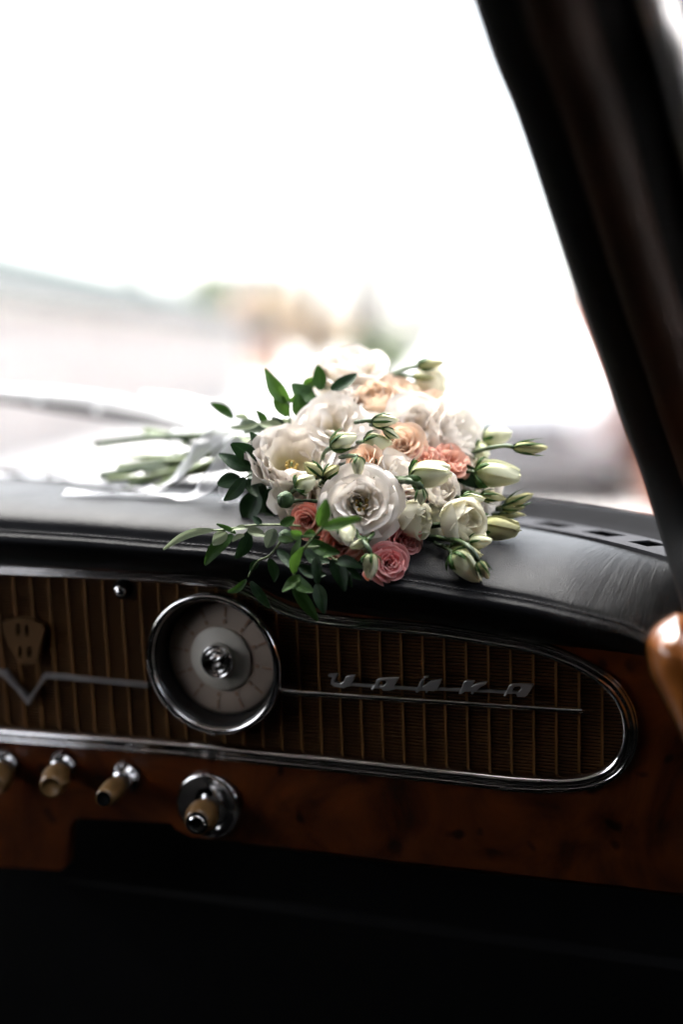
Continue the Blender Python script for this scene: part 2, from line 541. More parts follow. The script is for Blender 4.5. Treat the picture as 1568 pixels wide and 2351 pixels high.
def walled(name, p0, p1, depth, z0, z1, mat, parent, nm='wall'):
    """wall block from ground point p0 to p1, thickness away from the viewer"""
    a, b = Vector((*p0, 0)), Vector((*p1, 0))
    d = (b - a).normalized(); nrm = Vector((-d.y, d.x, 0))
    if nrm.y < 0: nrm = -nrm
    vs_ = []
    for z in (z0, z1):
        for q in (a, b, b + nrm * depth, a + nrm * depth):
            vs_.append(q + Vector((0, 0, z)))
    return obj(nm, vs_, [(3, 2, 1, 0), (4, 5, 6, 7), (0, 1, 5, 4), (1, 2, 6, 5), (2, 3, 7, 6), (3, 0, 4, 7)], mat, parent, smooth=False)

# long low outbuilding, its roof line running down to the right
def gnd(px, Y):
    return ((px - 784) / 1568 * 0.4809 * Y, Y)
ob = empty("outbuilding", Vector((-3.4, 18, 0)))
tag(ob, "long low plastered outbuilding with grey sheet roof and teal eaves beyond the windscreen", "building")
pa, pb = Vector((-3.94, 10.67, 0)), Vector((-2.25, 33.0, 0))
walled("outbuilding", pa[:2], pb[:2], 2.6, 0, 1.68, M['plaster'], ob)
d = (pb - pa).normalized(); nn = Vector((-d.y, d.x, 0))
e0, e1 = pa - nn * 0.2, pb - nn * 0.2
r0, r1 = pa + nn * 1.3, pb + nn * 1.3
obj("roof", [e0 + Vector((0, 0, 1.71)), e1 + Vector((0, 0, 1.66)), r1 + Vector((0, 0, 2.32)), r0 + Vector((0, 0, 2.4)),
             e0 + Vector((0, 0, 1.77)), e1 + Vector((0, 0, 1.72)), r1 + Vector((0, 0, 2.38)), r0 + Vector((0, 0, 2.46))], BOXF, M['roof_sheet'], ob, smooth=False)
q0, q1 = r0 + Vector((0, 0, 2.48)), r1 + Vector((0, 0, 2.40))
obj("ridge_flashing", boxverts((q0 + q1) / 2, (q1 - q0) / 2, nn * 0.12, Vector((0, 0, 0.05))), BOXF, M['teal'], ob, smooth=False)

# small orange house behind it
h = empty("house", Vector((*gnd(600, 60), 0)))
tag(h, "small orange plastered house with grey roof between autumn trees", "house")
x0 = gnd(540, 60)[0]; x1 = gnd(650, 60)[0]
abox("wall", x0, x1, 58, 66, 0, 3.4, M['orange'], h)
obj("roof", [Vector(v) for v in ((x0 - .3, 57.6, 3.4), (x1 + .3, 57.6, 3.4), (x1 + .3, 66.4, 3.4), (x0 - .3, 66.4, 3.4), (x0 - .3, 62, 4.6), (x1 + .3, 62, 4.6))],
    [(0, 1, 5, 4), (2, 3, 4, 5), (0, 4, 3), (1, 2, 5), (3, 2, 1, 0)], M['roof_sheet'], h, smooth=False)
for fx in (0.3, 0.7):
    xc = x0 + (x1 - x0) * fx
    w = abox("window", xc - .4, xc + .4, 57.93, 58.05, 1.4, 2.5, M['winglass'], h)

# low brick wall along the right-hand side
bb = empty("brick_wall", Vector((*gnd(1400, 22), 0)))
tag(bb, "low red brick wall at the right beside the windscreen pillar", "wall")
ba, bc = gnd(1335, 26), gnd(1660, 9)
a3, b3 = Vector((*ba, 0)), Vector((*bc, 0)); dd = (b3 - a3).normalized(); n3_ = Vector((dd.y, -dd.x, 0))
if n3_.x > 0: n3_ = -n3_
box("wall_face", (a3 + b3) / 2 + Vector((0, 0, .95)), (b3 - a3) / 2, n3_ * .2, Vector((0, 0, .95)), M['brick'], bb)
box("coping", (a3 + b3) / 2 + Vector((0, 0, 1.96)), (b3 - a3) / 2, n3_ * .28, Vector((0, 0, .06)), M['pave'], bb)
for i in range(6):
    c = a3.lerp(b3, (i + .5) / 6) + n3_ * .25
    box("pier", c + Vector((0, 0, .98)), dd * .25, n3_ * .08, Vector((0, 0, .98)), M['brick'], bb)

def street_tree(px, Y, hgt, rad, mat, label, zc=None):
    x, y = gnd(px, Y)
    t = empty("street_tree", Vector((x, y, 0)))
    tag(t, label, "tree", "trees across the street")
    path = [Vector((x, y, 0)), Vector((x + .1, y, hgt * .4)), Vector((x - .05, y, hgt * .8))]
    tube("trunk", path, [0.16, 0.12, 0.05], M['bark'], t, 8)
    verts, faces = [], []
    lr = random.Random(int(px))
    for k in range(900):
        u = Vector((lr.gauss(0, 1), lr.gauss(0, 1), lr.gauss(0, 1))).normalized()
        r_ = rad * (lr.random() ** 0.45) * (0.8 + 0.4 * noise.noise(u * 2.0 + Vector((px, 0, 0))))
        c = Vector((x, y, hgt * .72)) + Vector((u.x, u.y, u.z * .75)) * r_
        a = Vector((lr.gauss(0, 1), lr.gauss(0, 1), lr.gauss(0, 1))).normalized() * 0.16
        b = a.orthogonal().normalized() * 0.09
        k0 = len(verts)
        verts += [c - a, c + b, c + a, c - b]
        faces.append((k0, k0 + 1, k0 + 2, k0 + 3))
    obj("crown", verts, faces, M[mat], t, smooth=False)
street_tree(492, 52, 4.6, 1.0, 'leaf_green', "small green tree rising over the low roof, left of the orange house")
street_tree(640, 56, 4.0, 1.5, 'leaf_ochre', "ochre autumn tree right of the orange house")
street_tree(735, 50, 2.4, 1.5, 'leaf_ochre', "low ochre bush-like tree just behind the topmost white flower")
street_tree(872, 30, 1.5, .8, 'leaf_green', "low green tree peeping out above the flowers")

def pole_of(px, Y, z1, label, arms, r=0.13):
    x, y = gnd(px, Y)
    t = empty("utility_pole", Vector((x, y, 0)))
    tag(t, label, "pole", "poles along the street")
    tube("post", [Vector((x, y, 0)), Vector((x, y, z1 * .5)), Vector((x, y, z1))], [r, r * .85, r * .7], M['pole'], t, 10)
    for zz, x_0, x_1, hh in arms:
        abox("crossarm", x + x_0, x + x_1, y - .09, y + .09, zz, zz + hh, M['pole'], t)
    return t, x, y
pole_of(316, 34, 9.2, "thin pale pole with short crossarms, leftmost beyond the windscreen", [(5.9, -1.1, .3, .2), (8.7, -.5, .15, .2)], .16)
t, x, y = pole_of(722, 36, 16, "tall pale pole with wide arms in the middle of the windscreen", [(8.0, -2.2, .3, .3), (9.3, -1.2, .2, .3), (11.6, -2.1, .3, .35), (12.5, -1.9, .2, .25)], .18)
t, x, y = pole_of(846, 30, 8.3, "thick pale lamp pole with bent top, right of the tall pole", [(5.2, -.1, 1.1, .25)], .24)
tube("lamp_arm", [Vector((x, y, 8.2)), Vector((x + .1, y, 8.6)), Vector((x + .6, y, 8.8)), Vector((x + 1.1, y, 8.5))], .12, M['pole'], t)

def parked_car(px, Y, rz, label):
    x, y = gnd(px, Y)
    t = empty("parked_car", Vector((x, y, 0)))
    tag(t, label, "car")
    rot = Matrix.Rotation(rz, 4, 'Z')
    def W(p): return Vector((x, y, 0)) + rot @ Vector(p)
    # body side profile (length along local y, towards -y is the nose), lofted across the width
    prof = [(-2.1, .38), (-2.15, .62), (-1.95, .82), (-1.0, .95), (-.45, 1.36), (.2, 1.44), (1.0, 1.4), (1.6, 1.0), (2.1, .92), (2.15, .5), (2.05, .34)]
    rows = []
    for xx, s, dz in ((-.86, .93, -.05), (-.8, .98, 0), (-.4, 1, .02), (.4, 1, .02), (.8, .98, 0), (.86, .93, -.05)):
        rows.append([W((xx * (0.82 if z > 1.0 else 1), yy * s, z + (dz if z > .5 else 0))) for yy, z in prof])
    body = loft("body", rows, M['car_silver'], t, caps=True)
    obj("windscreen", [W((-.62, -1.0, .99)), W((.62, -1.0, .99)), W((.54, -.5, 1.37)), W((-.54, -.5, 1.37))], [(0, 1, 2, 3)], M['winglass'], t, smooth=False)
    box("grille", W((0, -2.15, .55)), rot @ Vector((.45, 0, 0)), rot @ Vector((0, .03, 0)), Vector((0, 0, .1)), M['grey_metal'], t)
    box("bumper", W((0, -2.17, .33)), rot @ Vector((.85, 0, 0)), rot @ Vector((0, .08, 0)), Vector((0, 0, .09)), M['grey_metal'], t)
    for s in (-1, 1):
        lathe("headlight", [(.0, .05), (.08, .04), (.1, 0)], W((s * .62, -2.1, .66)), rot @ Vector((0, -1, 0)), M['satin'], t, 16)
        for yy in (-1.35, 1.35):
            w = lathe("wheel", [(.2, -.1), (.31, -.1), (.33, -.06), (.33, .06), (.31, .1), (.2, .1)], W((s * .78, yy, .33)), rot @ Vector((s, 0, 0)), M['tyre'], t, 24)
            lathe("rim", [(.2, .06), (.19, .11), (.05, .08), (0, .09)], W((s * .78, yy, .33)), rot @ Vector((s, 0, 0)), M['satin'], w, 20)
parked_car(1185, 13.0, R(-8), "pale blue-grey car parked facing the windscreen, seen past the right of the bouquet")

sg = empty("road_sign", Vector((*gnd(1311, 24), 0)))
tag(sg, "small blue road sign on a thin post behind the parked car", "sign")
xs, ys = gnd(1311, 24)
tube("post", [Vector((xs, ys, 0)), Vector((xs, ys, 1.2))], .03, M['pole'], sg)
abox("plate", xs - .2, xs + .2, ys - .05, ys - .03, .6, 1.05, M['bluesign'], sg)

# ------------------------------------------------------------------ the car around the dashboard
Zu = Vector((0, 0, 1))
ZD = 1.034                                        # level of the pad
base_curve = catmull([(-.95, 1.93), (-.75, 1.86), (-.45, 1.725), (-.2, 1.605), (0, 1.492), (.12, 1.42), (.19, 1.365), (.245, 1.29), (.29, 1.20), (.325, 1.09)], 6)
base_curve = [(p.x, p.y) for p in even([(a, b, 0) for a, b in base_curve], 40)]
def top_of(i):
    f = i / 39
    xs_ = [-1.25, -.9, -.6, -.35, -.15, -.02]
    x_ = -1.25 + 1.23 * f ** .9
    return Vector((x_, interp(xs_, [1.40, 1.40, 1.36, 1.22, .98, .66], x_), 1.58))

ws = empty("windscreen", Vector((-.3, 1.6, ZD)))
tag(ws, "curved clear windscreen rising behind the bouquet, with black rubber gasket", "windscreen")
rows = []
for k in range(9):
    f = k / 8
    rows.append([Vector((*base_curve[i], ZD + .012)).lerp(top_of(i), f) + Vector((0, .03 * math.sin(math.pi * f), 0)) for i in range(40)])
loft("pane", rows, M['glass'], ws)
# gasket: soft rubber bead along the lower edge of the glass
gp = [Vector((*b, ZD + .004)) for b in base_curve]
inw = []
for i in range(40):
    d = (gp[min(i + 1, 39)] - gp[max(i - 1, 0)]).normalized()
    inw.append(Vector((d.y, -d.x, 0)))
    if inw[-1].y > 0: inw[-1] = -inw[-1]
rows = []
for i in range(40):
    o = gp[i]
    rows.append([o + inw[i] * a + Zu * b for a, b in ((-.02, -.02), (-.02, .008), (-.008, .016), (.004, .014), (.012, .006), (.024, .004), (.034, -.002), (.04, -.012), (.036, -.03))])
loft("gasket", rows, M['rubber'], ws)

# bonnet in front of the glass
rows = []
fw = Vector((math.sin(R(20)), math.cos(R(20)), 0))
for k, (dd_, dz) in enumerate(((-.02, -.03), (.05, -.015), (.2, -.02), (.5, -.05), (.9, -.1), (1.3, -.18), (1.5, -.3), (1.52, -.6))):
    rows.append([Vector((*b, ZD + dz)) + fw * dd_ for b in [(-1.6, 2.1)] + base_curve + [(.62, .9)]])
bn = loft("bonnet", rows, M['white_paint'])
tag(bn, "white bonnet of the car just beyond the windscreen", "bonnet")

# windscreen wiper outside the glass
wp = empty("windscreen_wiper", at(150, 930, 1.75))
tag(wp, "pale metal windscreen wiper lying across the lower left of the glass", "wiper")
wd = 1.76
def band(name, pts, hw, th, mat, parent, d):
    c = even([at(px, py, d) for px, py in catmull(pts, 6)], 40)
    rows = []
    for i, p in enumerate(c):
        t_ = (c[min(i + 1, 39)] - c[max(i - 1, 0)]).normalized()
        up = (CU - t_ * CU.dot(t_)).normalized(); to = t_.cross(up)
        if to.y > 0: to = -to
        w_ = hw * min(1, .35 + 3 * i / 39, .35 + 3 * (39 - i) / 39)
        rows.append([p + up * (w_ * math.cos(a)) + to * (th * math.sin(a)) for a in [2 * math.pi * k / 12 for k in range(12)]])
    return loft(name, rows, mat, parent, wrap=True, caps=True)
band("bow", [(-190, 893), (-60, 896), (40, 903), (120, 908), (219, 918), (330, 938), (429, 966), (520, 1003), (600, 1045)], .0075, .006, M['white_paint'], wp, wd)
hb = band("blade_holder", [(-190, 905), (0, 912), (96, 924), (227, 945), (350, 969), (470, 1000)], .0058, .0035, M['grey_metal'], wp, wd + .004)
band("rubber_blade", [(-190, 912), (0, 919), (96, 934), (227, 955), (350, 979), (470, 1010)], .0032, .004, M['rubber'], wp, wd + .006)
for px, py in ((88, 921), (222, 942)):
    lathe("rivet", [(.0045, 0), (.0045, .004), (.003, .006), (0, .0065)], at(px, py, wd - .001), -CF, M['white_paint'], wp, 14)
tube("second_arm", [at(px, py, 1.9) for px, py in catmull([(330, 915), (430, 925), (520, 950), (620, 1000)], 6)], .005, M['satin'], wp)

# roof, doors and floor, with added walls that shut light out of the cabin
front = [top_of(i) for i in range(0, 40, 3)]
rv = [p + Zu * .01 for p in front] + [Vector((.75, .6, 1.57)), Vector((.85, -1.9, 1.57)), Vector((-1.5, -1.9, 1.57)), Vector((-1.5, 1.2, 1.6))]
n_ = len(rv)
rf = obj("cabin_roof", rv + [v + Zu * .05 for v in rv], [tuple(range(n_))[::-1], tuple(range(n_, 2 * n_))] + [(i, (i + 1) % n_, (i + 1) % n_ + n_, i + n_) for i in range(n_)], M['liner'], smooth=False)
tag(rf, kind='structure')
fl = abox("cabin_floor", -1.5, 1.0, -1.9, 2.2, .28, .32, M['black']); tag(fl, kind='structure')
def slab(name, pts, z0, z1, th, mat):
    a, b = Vector((*pts[0], 0)), Vector((*pts[1], 0))
    n = (b - a).normalized().cross(Zu)
    return box(name, (a + b) / 2 + Zu * (z0 + z1) / 2, (b - a) / 2, n * th, Zu * (z1 - z0) / 2, mat)
for o in (slab("door_wall_right", [(.50, 1.06), (.86, -1.9)], .32, .93, .03, M['black']),
          slab("door_wall_left", [(-1.45, 1.9), (-1.45, -1.9)], .32, 1.0, .03, M['black']),
          slab("side_light_block_right", [(.55, .66), (.86, -1.9)], .93, 1.57, .03, M['black']),  # added across the side window to cut the fill light
          slab("side_light_block_left", [(-1.45, .3), (-1.45, -1.9)], 1.0, 1.6, .03, M['black']),  # added opposite, sized to set how much side light enters
          slab("rear_light_block", [(-1.45, -1.9), (.86, -1.9)], .32, 1.6, .03, M['black']),  # carried up over the rear window to keep its light out
          slab("firewall", [(-1.5, 1.75), (.55, 1.18)], .32, .98, .02, M['black'])):
    tag(o, kind='structure')

# ------------------------------------------------------------------ windscreen pillar
edge = [(1566, 1400, 1.015), (1546, 1333, 1.03), (1516, 1231, 1.055), (1479, 1111, 1.06), (1430, 976, 1.045), (1393, 867, 1.015), (1340, 725, .975), (1299, 610, .945),
        (1257, 488, .915), (1216, 368, .885), (1175, 255, .86), (1130, 150, .835), (1076, 0, .80), (1000, -200, .755), (925, -400, .71)]
edge3 = [at(*e) for e in [(1600, 1540, .98)] + edge]
ec = even(catmull([tuple(p) for p in edge3], 6), 60)
def pillar_sweep(name, sect, mat, parent, closed=True):
    rows = []
    for i, p in enumerate(ec):
        t_ = (ec[min(i + 1, 59)] - ec[max(i - 1, 0)]).normalized()
        back = (EYE - p).normalized()
        back = (back - t_ * back.dot(t_)).normalized()
        side = t_.cross(back)
        if side.x < 0: side = -side
        rows.append([p + side * a + back * b for a, b in sect])
    return loft(name, rows, mat, parent, wrap=closed, caps=closed)
pl = empty("windscreen_pillar", edge3[0])
tag(pl, "dark windscreen pillar slanting across the upper right, with a brown wood strip", "pillar")
def arc(cx, cy, rx, ry, a0, a1, n):
    return [(cx + rx * math.cos(R(a0 + (a1 - a0) * k / n)), cy + ry * math.sin(R(a0 + (a1 - a0) * k / n))) for k in range(n + 1)]
pillar_sweep("pillar_cover", [(.004, -.03), (0, -.012), (.004, .0), (.014, .006), (.026, .008), (.09, .008), (.09, -.04)], M['vinyl'], pl)
pillar_sweep("wood_strip", arc(.045, .006, .019, .014, 0, 180, 10) , M['dark_wood'], pl)
pillar_sweep("window_frame", [(.0865, .004), (.0865, .016), (.089, .019), (.1075, .019), (.11, .016), (.11, .004)], M['satin'], pl)
pillar_sweep("outer_cover", [(.1105, -.03), (.1105, .01), (.116, .014), (.135, .014), (.135, -.03)], M['vinyl'], pl)

# varnished wood cap where the door meets the dashboard
dc = empty("door_garnish", at(1540, 1500, 1.0))
tag(dc, "glossy orange-brown varnished wood door capping at the right edge", "door trim")
rows = []
axis0, axis1 = at(1524, 1490, 1.02), at(1680, 1475, .86)
ring = [(1568, 1404), (1535, 1412), (1505, 1432), (1486, 1456), (1478, 1485), (1481, 1520), (1489, 1552), (1503, 1580), (1522, 1615), (1545, 1660), (1575, 1720), (1640, 1740), (1680, 1600), (1640, 1440)]
rr = catmull(ring, 4, closed=True)
for k, (sc, dd_) in enumerate(((.02, .955), (.35, .958), (.62, .966), (.82, .98), (.94, 1.0), (1.0, 1.025), (1.0, 1.05), (.97, 1.08), (.9, 1.1))):
    rows.append([at(1568 + (px - 1568) * sc, 1520 + (py - 1520) * sc, dd_) for px, py in rr])
loft("cap", rows, M['wood2'], dc, wrap=True)
pts = catmull([(1498, 1540), (1508, 1542), (1530, 1548), (1575, 1560)], 5)
tube("seam_bead", [at(px, py, 1.0 - .02 * i / 15) for i, (px, py) in enumerate(pts)], .0006, M['mark'], dc, 6)

# ------------------------------------------------------------------ dashboard
def proj(P):
    v = P - EYE
    d = v.dot(CF)
    return (784 + v.dot(CR) / d / 0.4809 * 1568, 1175.5 - v.dot(CU) / d / 0.72 * 2351)

dash = empty("dashboard", PO - Zu * .25)
tag(dash, "black leather topped dashboard with chrome trim, bronze grille, round clock and burl wood fascia", "dashboard")

# padded leather top
Bpx = [(-350, 1196), (-150, 1212), (0, 1225), (200, 1238), (406, 1256), (480, 1262), (580, 1277), (700, 1300), (850, 1328), (979, 1349), (1041, 1360), (1120, 1372),
       (1209, 1387), (1276, 1402), (1364, 1422), (1428, 1439), (1475, 1459), (1540, 1495), (1640, 1560)]
Apx = [(-350, 1280), (-150, 1290), (0, 1296), (215, 1306), (406, 1316), (480, 1322), (570, 1338), (690, 1388), (850, 1414), (979, 1428), (1041, 1438), (1120, 1452),
       (1209, 1470), (1290, 1482), (1380, 1492), (1440, 1500), (1490, 1510), (1560, 1535), (1660, 1580)]
NB = 150
Bc = [on_panel(x, y, .030) for x, y in catmull(Bpx, 10)]
Ac = [on_panel(x, y, .004) for x, y in catmull(Apx, 10)]
Dc = [gp[i] + inw[i] * .070 for i in range(40)]
def back_hit(p):
    best = None
    for a, b in zip(Dc, Dc[1:]):
        e = b - a
        det = fw.x * (-e.y) - fw.y * (-e.x)
        if abs(det) < 1e-9: continue
        rx, ry = a.x - p.x, a.y - p.y
        t_ = (rx * (-e.y) - ry * (-e.x)) / det
        s_ = (fw.x * ry - fw.y * rx) / det
        if t_ > 0 and -.001 <= s_ <= 1.001:
            if best is None or t_ < best[0]: best = (t_, a + e * s_)
    return best[1] if best else None
rows, uvs = [], []
lastD = Dc[-1] + Vector((.01, -.05, 0))
nb = len(Bc)
hits = [back_hit(b) for b in Bc]
# where the sightline leaves the curve, run on smoothly
for i in range(nb):
    if hits[i] is None:
        hits[i] = hits[i - 1] + (Bc[i] - Bc[i - 1]) * .9
# smooth the back edge a little near the corner
for _ in range(6):
    hits = [hits[0]] + [(hits[i - 1] + hits[i] * 2 + hits[i + 1]) / 4 for i in range(1, nb - 1)] + [hits[-1]]
pad_top = []
for i in range(nb):
    A, B, Dp = Ac[i], Bc[i], hits[i].copy()
    Dp.z = ZD + .004
    out = Vector((PN.x, PN.y, 0)).normalized()
    dn = (A - B)
    col = [A - out * .03, A, A + dn * -.30 + out * .008, A + dn * -.62 + out * .009, A + dn * -.80 + out * .008, B + dn * .09 + out * .0035, B + dn * .03 + out * .001, B - out * .0015 - Zu * .0012,
           B - out * .0025 + Zu * .0010, B - out * .0045 + Zu * .0030]
    s0 = B - out * .006 + Zu * .0050
    ins = Dp - s0
    L = ins.length
    top = []
    rise = max(0.0, ZD + .004 - s0.z)
    pB = proj(B)[0]
    for k in range(22):
        f = (k / 21) ** 2.0
        p = s0 + ins * f
        x_ = f * L
        # the roll of the lip, then a nearly level pad that settles towards the glass
        roll = interp([650, 950, 1150, 1400], [.023, .017, .009, .003], pB) * math.sqrt(max(0.0, 1 - (1 - min(1.0, x_ / .075)) ** 2))
        p.z = s0.z + rise * (1 - (1 - f) ** interp([900, 1300], [2.0, 2.6], pB)) + roll * (1 - f ** 3)
        top.append(p)
    col += top
    col.append(Dp - Zu * .02)
    rows.append(col)
    pad_top.append(top)
    acc = 0
    for k, p in enumerate(col):
        if k: acc += (p - col[k - 1]).length
        uvs.append((i / (nb - 1), acc))
pad = loft("leather_pad", rows, M['leather'], dash, uvs=uvs)

# stitches along the lip
bl = [0.0]
for a, b in zip(Bc, Bc[1:]): bl.append(bl[-1] + (b - a).length)
sd = 0.0; k = 0
stitch_me = None
outv = Vector((PN.x, PN.y, 0)).normalized()
while sd < bl[-1]:
    while k < nb - 2 and bl[k + 1] < sd: k += 1
    f = (sd - bl[k]) / max(1e-9, bl[k + 1] - bl[k])
    p = Bc[k].lerp(Bc[k + 1], f) - outv * .0035 + Zu * .0026
    d = (Bc[k + 1] - Bc[k]).normalized()
    if -40 < proj(p)[0] < 1500:
        if stitch_me is None:
            rows_ = tube_rows([Vector((-.0019, 0, -.0007)), Vector((-.001, 0, .0002)), Vector((.001, 0, .0002)), Vector((.0019, 0, -.0007))], [.0003, .00055, .00055, .0003], 6)
            vv = [q for r_ in rows_ for q in r_]
            stitch_me = bpy.data.meshes.new("stitch")
            stitch_me.from_pydata([tuple(v) for v in vv], [], gridfaces(4, 6, True))
            stitch_me.materials.append(M['thread'])
        o = bpy.data.objects.new("stitch", stitch_me)
        y_ = Zu.cross(d).normalized(); z_ = d.cross(y_)
        o.rotation_mode = 'QUATERNION'
        rm = Matrix((d, y_, z_)).transposed()
        o.rotation_quaternion = rm.to_quaternion() @ Quaternion((0, 0, 1), R(12 + rng.uniform(-5, 5)))
        o.location = p - world_loc(pad)
        o.parent = pad
        COL.objects.link(o)
    sd += .0046

# demister strip with slots, between the pad and the gasket
vs_o = [gp[i] + inw[i] * .034 + Zu * .004 for i in range(40)]
vs_i = [gp[i] + inw[i] * .076 + Zu * .004 for i in range(40)]
def dense(c, n): return even(c, n)
no = 240
oc, ic = dense(vs_o, no), dense(vs_i, no)
slots = [(1243, 1301), (1359, 1414), (1463, 1509), (1127, 1187)]
verts, faces = [], []
for i in range(no):
    o_, i_ = oc[i], ic[i]
    verts += [o_ - Zu * .01, o_, o_.lerp(i_, .30) + Zu * .001, o_.lerp(i_, .78) + Zu * .001, i_ + Zu * .0, i_ - Zu * .012]
for i in range(no - 1):
    mp_ = proj(oc[i].lerp(ic[i], .5))[0]
    inside = any(a < mp_ < b for a, b in slots)
    for j in range(5):
        if j == 2 and inside: continue
        a = i * 6 + j
        faces.append((a, a + 1, a + 7, a + 6))
vent = obj("demister_strip", verts, faces, M['vent'], dash, smooth=False)
ms_ = vent.modifiers.new("thick", 'SOLIDIFY'); ms_.thickness = .0012; ms_.offset = -1
trough = [[o_.lerp(i_, .2) - Zu * .012, o_.lerp(i_, .9) - Zu * .012] for o_, i_ in zip(oc[::6], ic[::6])]
loft("duct", trough, M['black'], vent)

# grille opening and its chrome surround
trim_px = [(-250, 1296), (0, 1307), (215, 1317), (430, 1328), (473, 1331), (520, 1337), (559, 1349), (602, 1369), (640, 1389), (680, 1406), (734, 1419), (800, 1427), (856, 1432),
           (978, 1443), (1100, 1461), (1222, 1482), (1290, 1504), (1344, 1528), (1400, 1566), (1433, 1610), (1446, 1650), (1448, 1690), (1436, 1732), (1408, 1766), (1365, 1787),
           (1313, 1796), (1250, 1797), (1155, 1791), (1000, 1774), (850, 1758), (670, 1740), (430, 1716), (215, 1698), (0, 1681), (-250, 1658)]
tp = [Vector((*st(x, y), 0)) for x, y in trim_px]
trim = even([Vector(p) for p in catmull([tuple(p) for p in tp], 10)], 260)
def trim_half(i):
    f = i / 259
    return interp([0, .18, .24, .42, .5, .6, .66, 1], [.0037, .0038, .0052, .0056, .0066, .0076, .0078, .0076], f)
prof = [(-1, 0), (-.97, .35), (-.8, .72), (-.55, .95), (-.25, 1.0), (.0, .86), (.12, .55), (.2, .42), (.28, .55), (.42, .78), (.55, .78), (.66, .55), (.72, .42), (.8, .52), (.9, .52), (1.0, .3), (1.0, 0)]
rows = []
for i, p in enumerate(trim):
    t_ = (trim[min(i + 1, 259)] - trim[max(i - 1, 0)]).normalized()
    outw = Vector((-t_.y, t_.x, 0))      # path runs clockwise seen from the seat: left of travel is outward
    hw = trim_half(i)
    rows.append([pp(p.x + outw.x * w * hw, p.y + outw.y * w * hw, hgt * .0085) for w, hgt in prof])
ct = loft("chrome_surround", rows, M['chrome'], dash)
def sleeve(i0, i1, sc, name):
    rr_ = []
    for i in range(i0, i1 + 1):
        p = trim[i]
        t_ = (trim[min(i + 1, 259)] - trim[max(i - 1, 0)]).normalized()
        outw = Vector((-t_.y, t_.x, 0)); hw = trim_half(i) * sc
        rr_.append([pp(p.x + outw.x * w * hw, p.y + outw.y * w * hw, hgt * .0085 * sc + .0004) for w, hgt in prof])
    return loft(name, rr_, M['chrome'], ct)
def nearest(px, py, lower):
    s, t = st(px, py)
    return min(range(260), key=lambda i: (trim[i] - Vector((s, t, 0))).length)
i0, i1 = nearest(1250, 1797, True), nearest(1157, 1791, True)
sleeve(min(i0, i1), max(i0, i1), 1.07, "joint_sleeve")
ii = nearest(474, 1331, False)
sleeve(ii, ii + 1, 1.02, "joint_seam")

inner = [(p.x, p.y) for p in trim]
poly = inner                                   # closed off at the left, outside the picture
# wood fascia round the opening
def pst(l): return [st(x, y) for x, y in l]
outer = pst([(-250, 1270), (0, 1280), (300, 1295), (480, 1308), (570, 1325), (690, 1380), (850, 1405), (1041, 1430), (1209, 1455), (1290, 1466), (1440, 1480), (1560, 1510), (1660, 1540),
             (1680, 2065), (1568, 2050), (1200, 2008), (900, 1974), (551, 1932), (440, 1922), (405, 1905), (392, 1890), (175, 1878), (160, 1895), (152, 1985), (140, 1998), (-250, 1975)])
lp = outer[:]
# keyhole: open the panel at the left edge so that the opening runs out of it
fas = [outer[0]] + outer[1:] + [(inner[-1][0], inner[-1][1])] + list(reversed(inner))
prism("wood_fascia", [fas], pp, -.012, 0.0, M['wood'], dash)
# rolled lower edge of the fascia
low = catmull([(551, 1932), (700, 1949), (900, 1974), (1200, 2008), (1568, 2050), (1680, 2065)], 6)
rows = []
for x, y in low:
    s, t = st(x, y)
    rows.append([pp(s, t + .002, -.0002), pp(s, t - .004, -.002), pp(s, t - .007, -.008), pp(s, t - .008, -.03)])
loft("fascia_lower_edge", rows, M['wood'], dash)
# black kick panel below
s0, t0 = st(-300, 1880); s1, t1 = st(1700, 2420)
box("kick_panel", pp((s0 + s1) / 2, (t0 + t1) / 2 - .1, -.10), PU * (s1 - s0) * .52, PV * (t0 - t1) * .62, PN * .01, M['black'], dash)

# grille: backing, level bars, upright strips
s_min = st(-240, 1500)[0]
gb = prism("grille_backing", [poly], pp, -.016, -.013, M['backing'], dash)
def cross(level, axis):
    hits_ = []
    n = len(poly)
    for i in range(n):
        a, b = poly[i], poly[(i + 1) % n]
        if (a[axis] - level) * (b[axis] - level) < 0:
            f = (level - a[axis]) / (b[axis] - a[axis])
            hits_.append(a[1 - axis] + f * (b[1 - axis] - a[1 - axis]))
    return sorted(hits_)
gr_ = empty("grille", pp(0, 0), dash)
tmin = min(p[1] for p in poly); tmax = max(p[1] for p in poly)
t = tmin + .002
ck_s, ck_t = st(487, 1527, .013)
CKR = .0545
def cut(a, b, c, level):
    """leave out the stretch that the clock's well takes"""
    if abs(level) >= CKR: return [(a, b)]
    w_ = math.sqrt(CKR ** 2 - level ** 2)
    return [(p, q) for p, q in ((a, min(b, c - w_)), (max(a, c + w_), b)) if q - p > .002]
while t < tmax:
    h_ = cross(t, 1)
    for a, b in zip(h_[::2], h_[1::2]):
        for a2, b2 in cut(max(a, s_min), b, ck_s, t - ck_t):
            box("bar", pp((a2 + b2) / 2, t, -.0055), PU * (b2 - a2) / 2, PV * .00075 + PN * .0004, PN * .0012, M['bronze'], gr_)
    t += .0029
smax = max(p[0] for p in poly)
s = s_min + .006
strip_w = .0011
while s < smax - .006:
    h_ = cross(s, 0)
    if len(h_) >= 2 and h_[-1] - h_[0] > .01:
        for a2, b2 in cut(h_[0], h_[-1], ck_t, s - ck_s):
            box("strip", pp(s, (a2 + b2) / 2, -.0036), PU * strip_w, PV * (b2 - a2) / 2, PN * .001, M['gold'], gr_)
    s += .0183

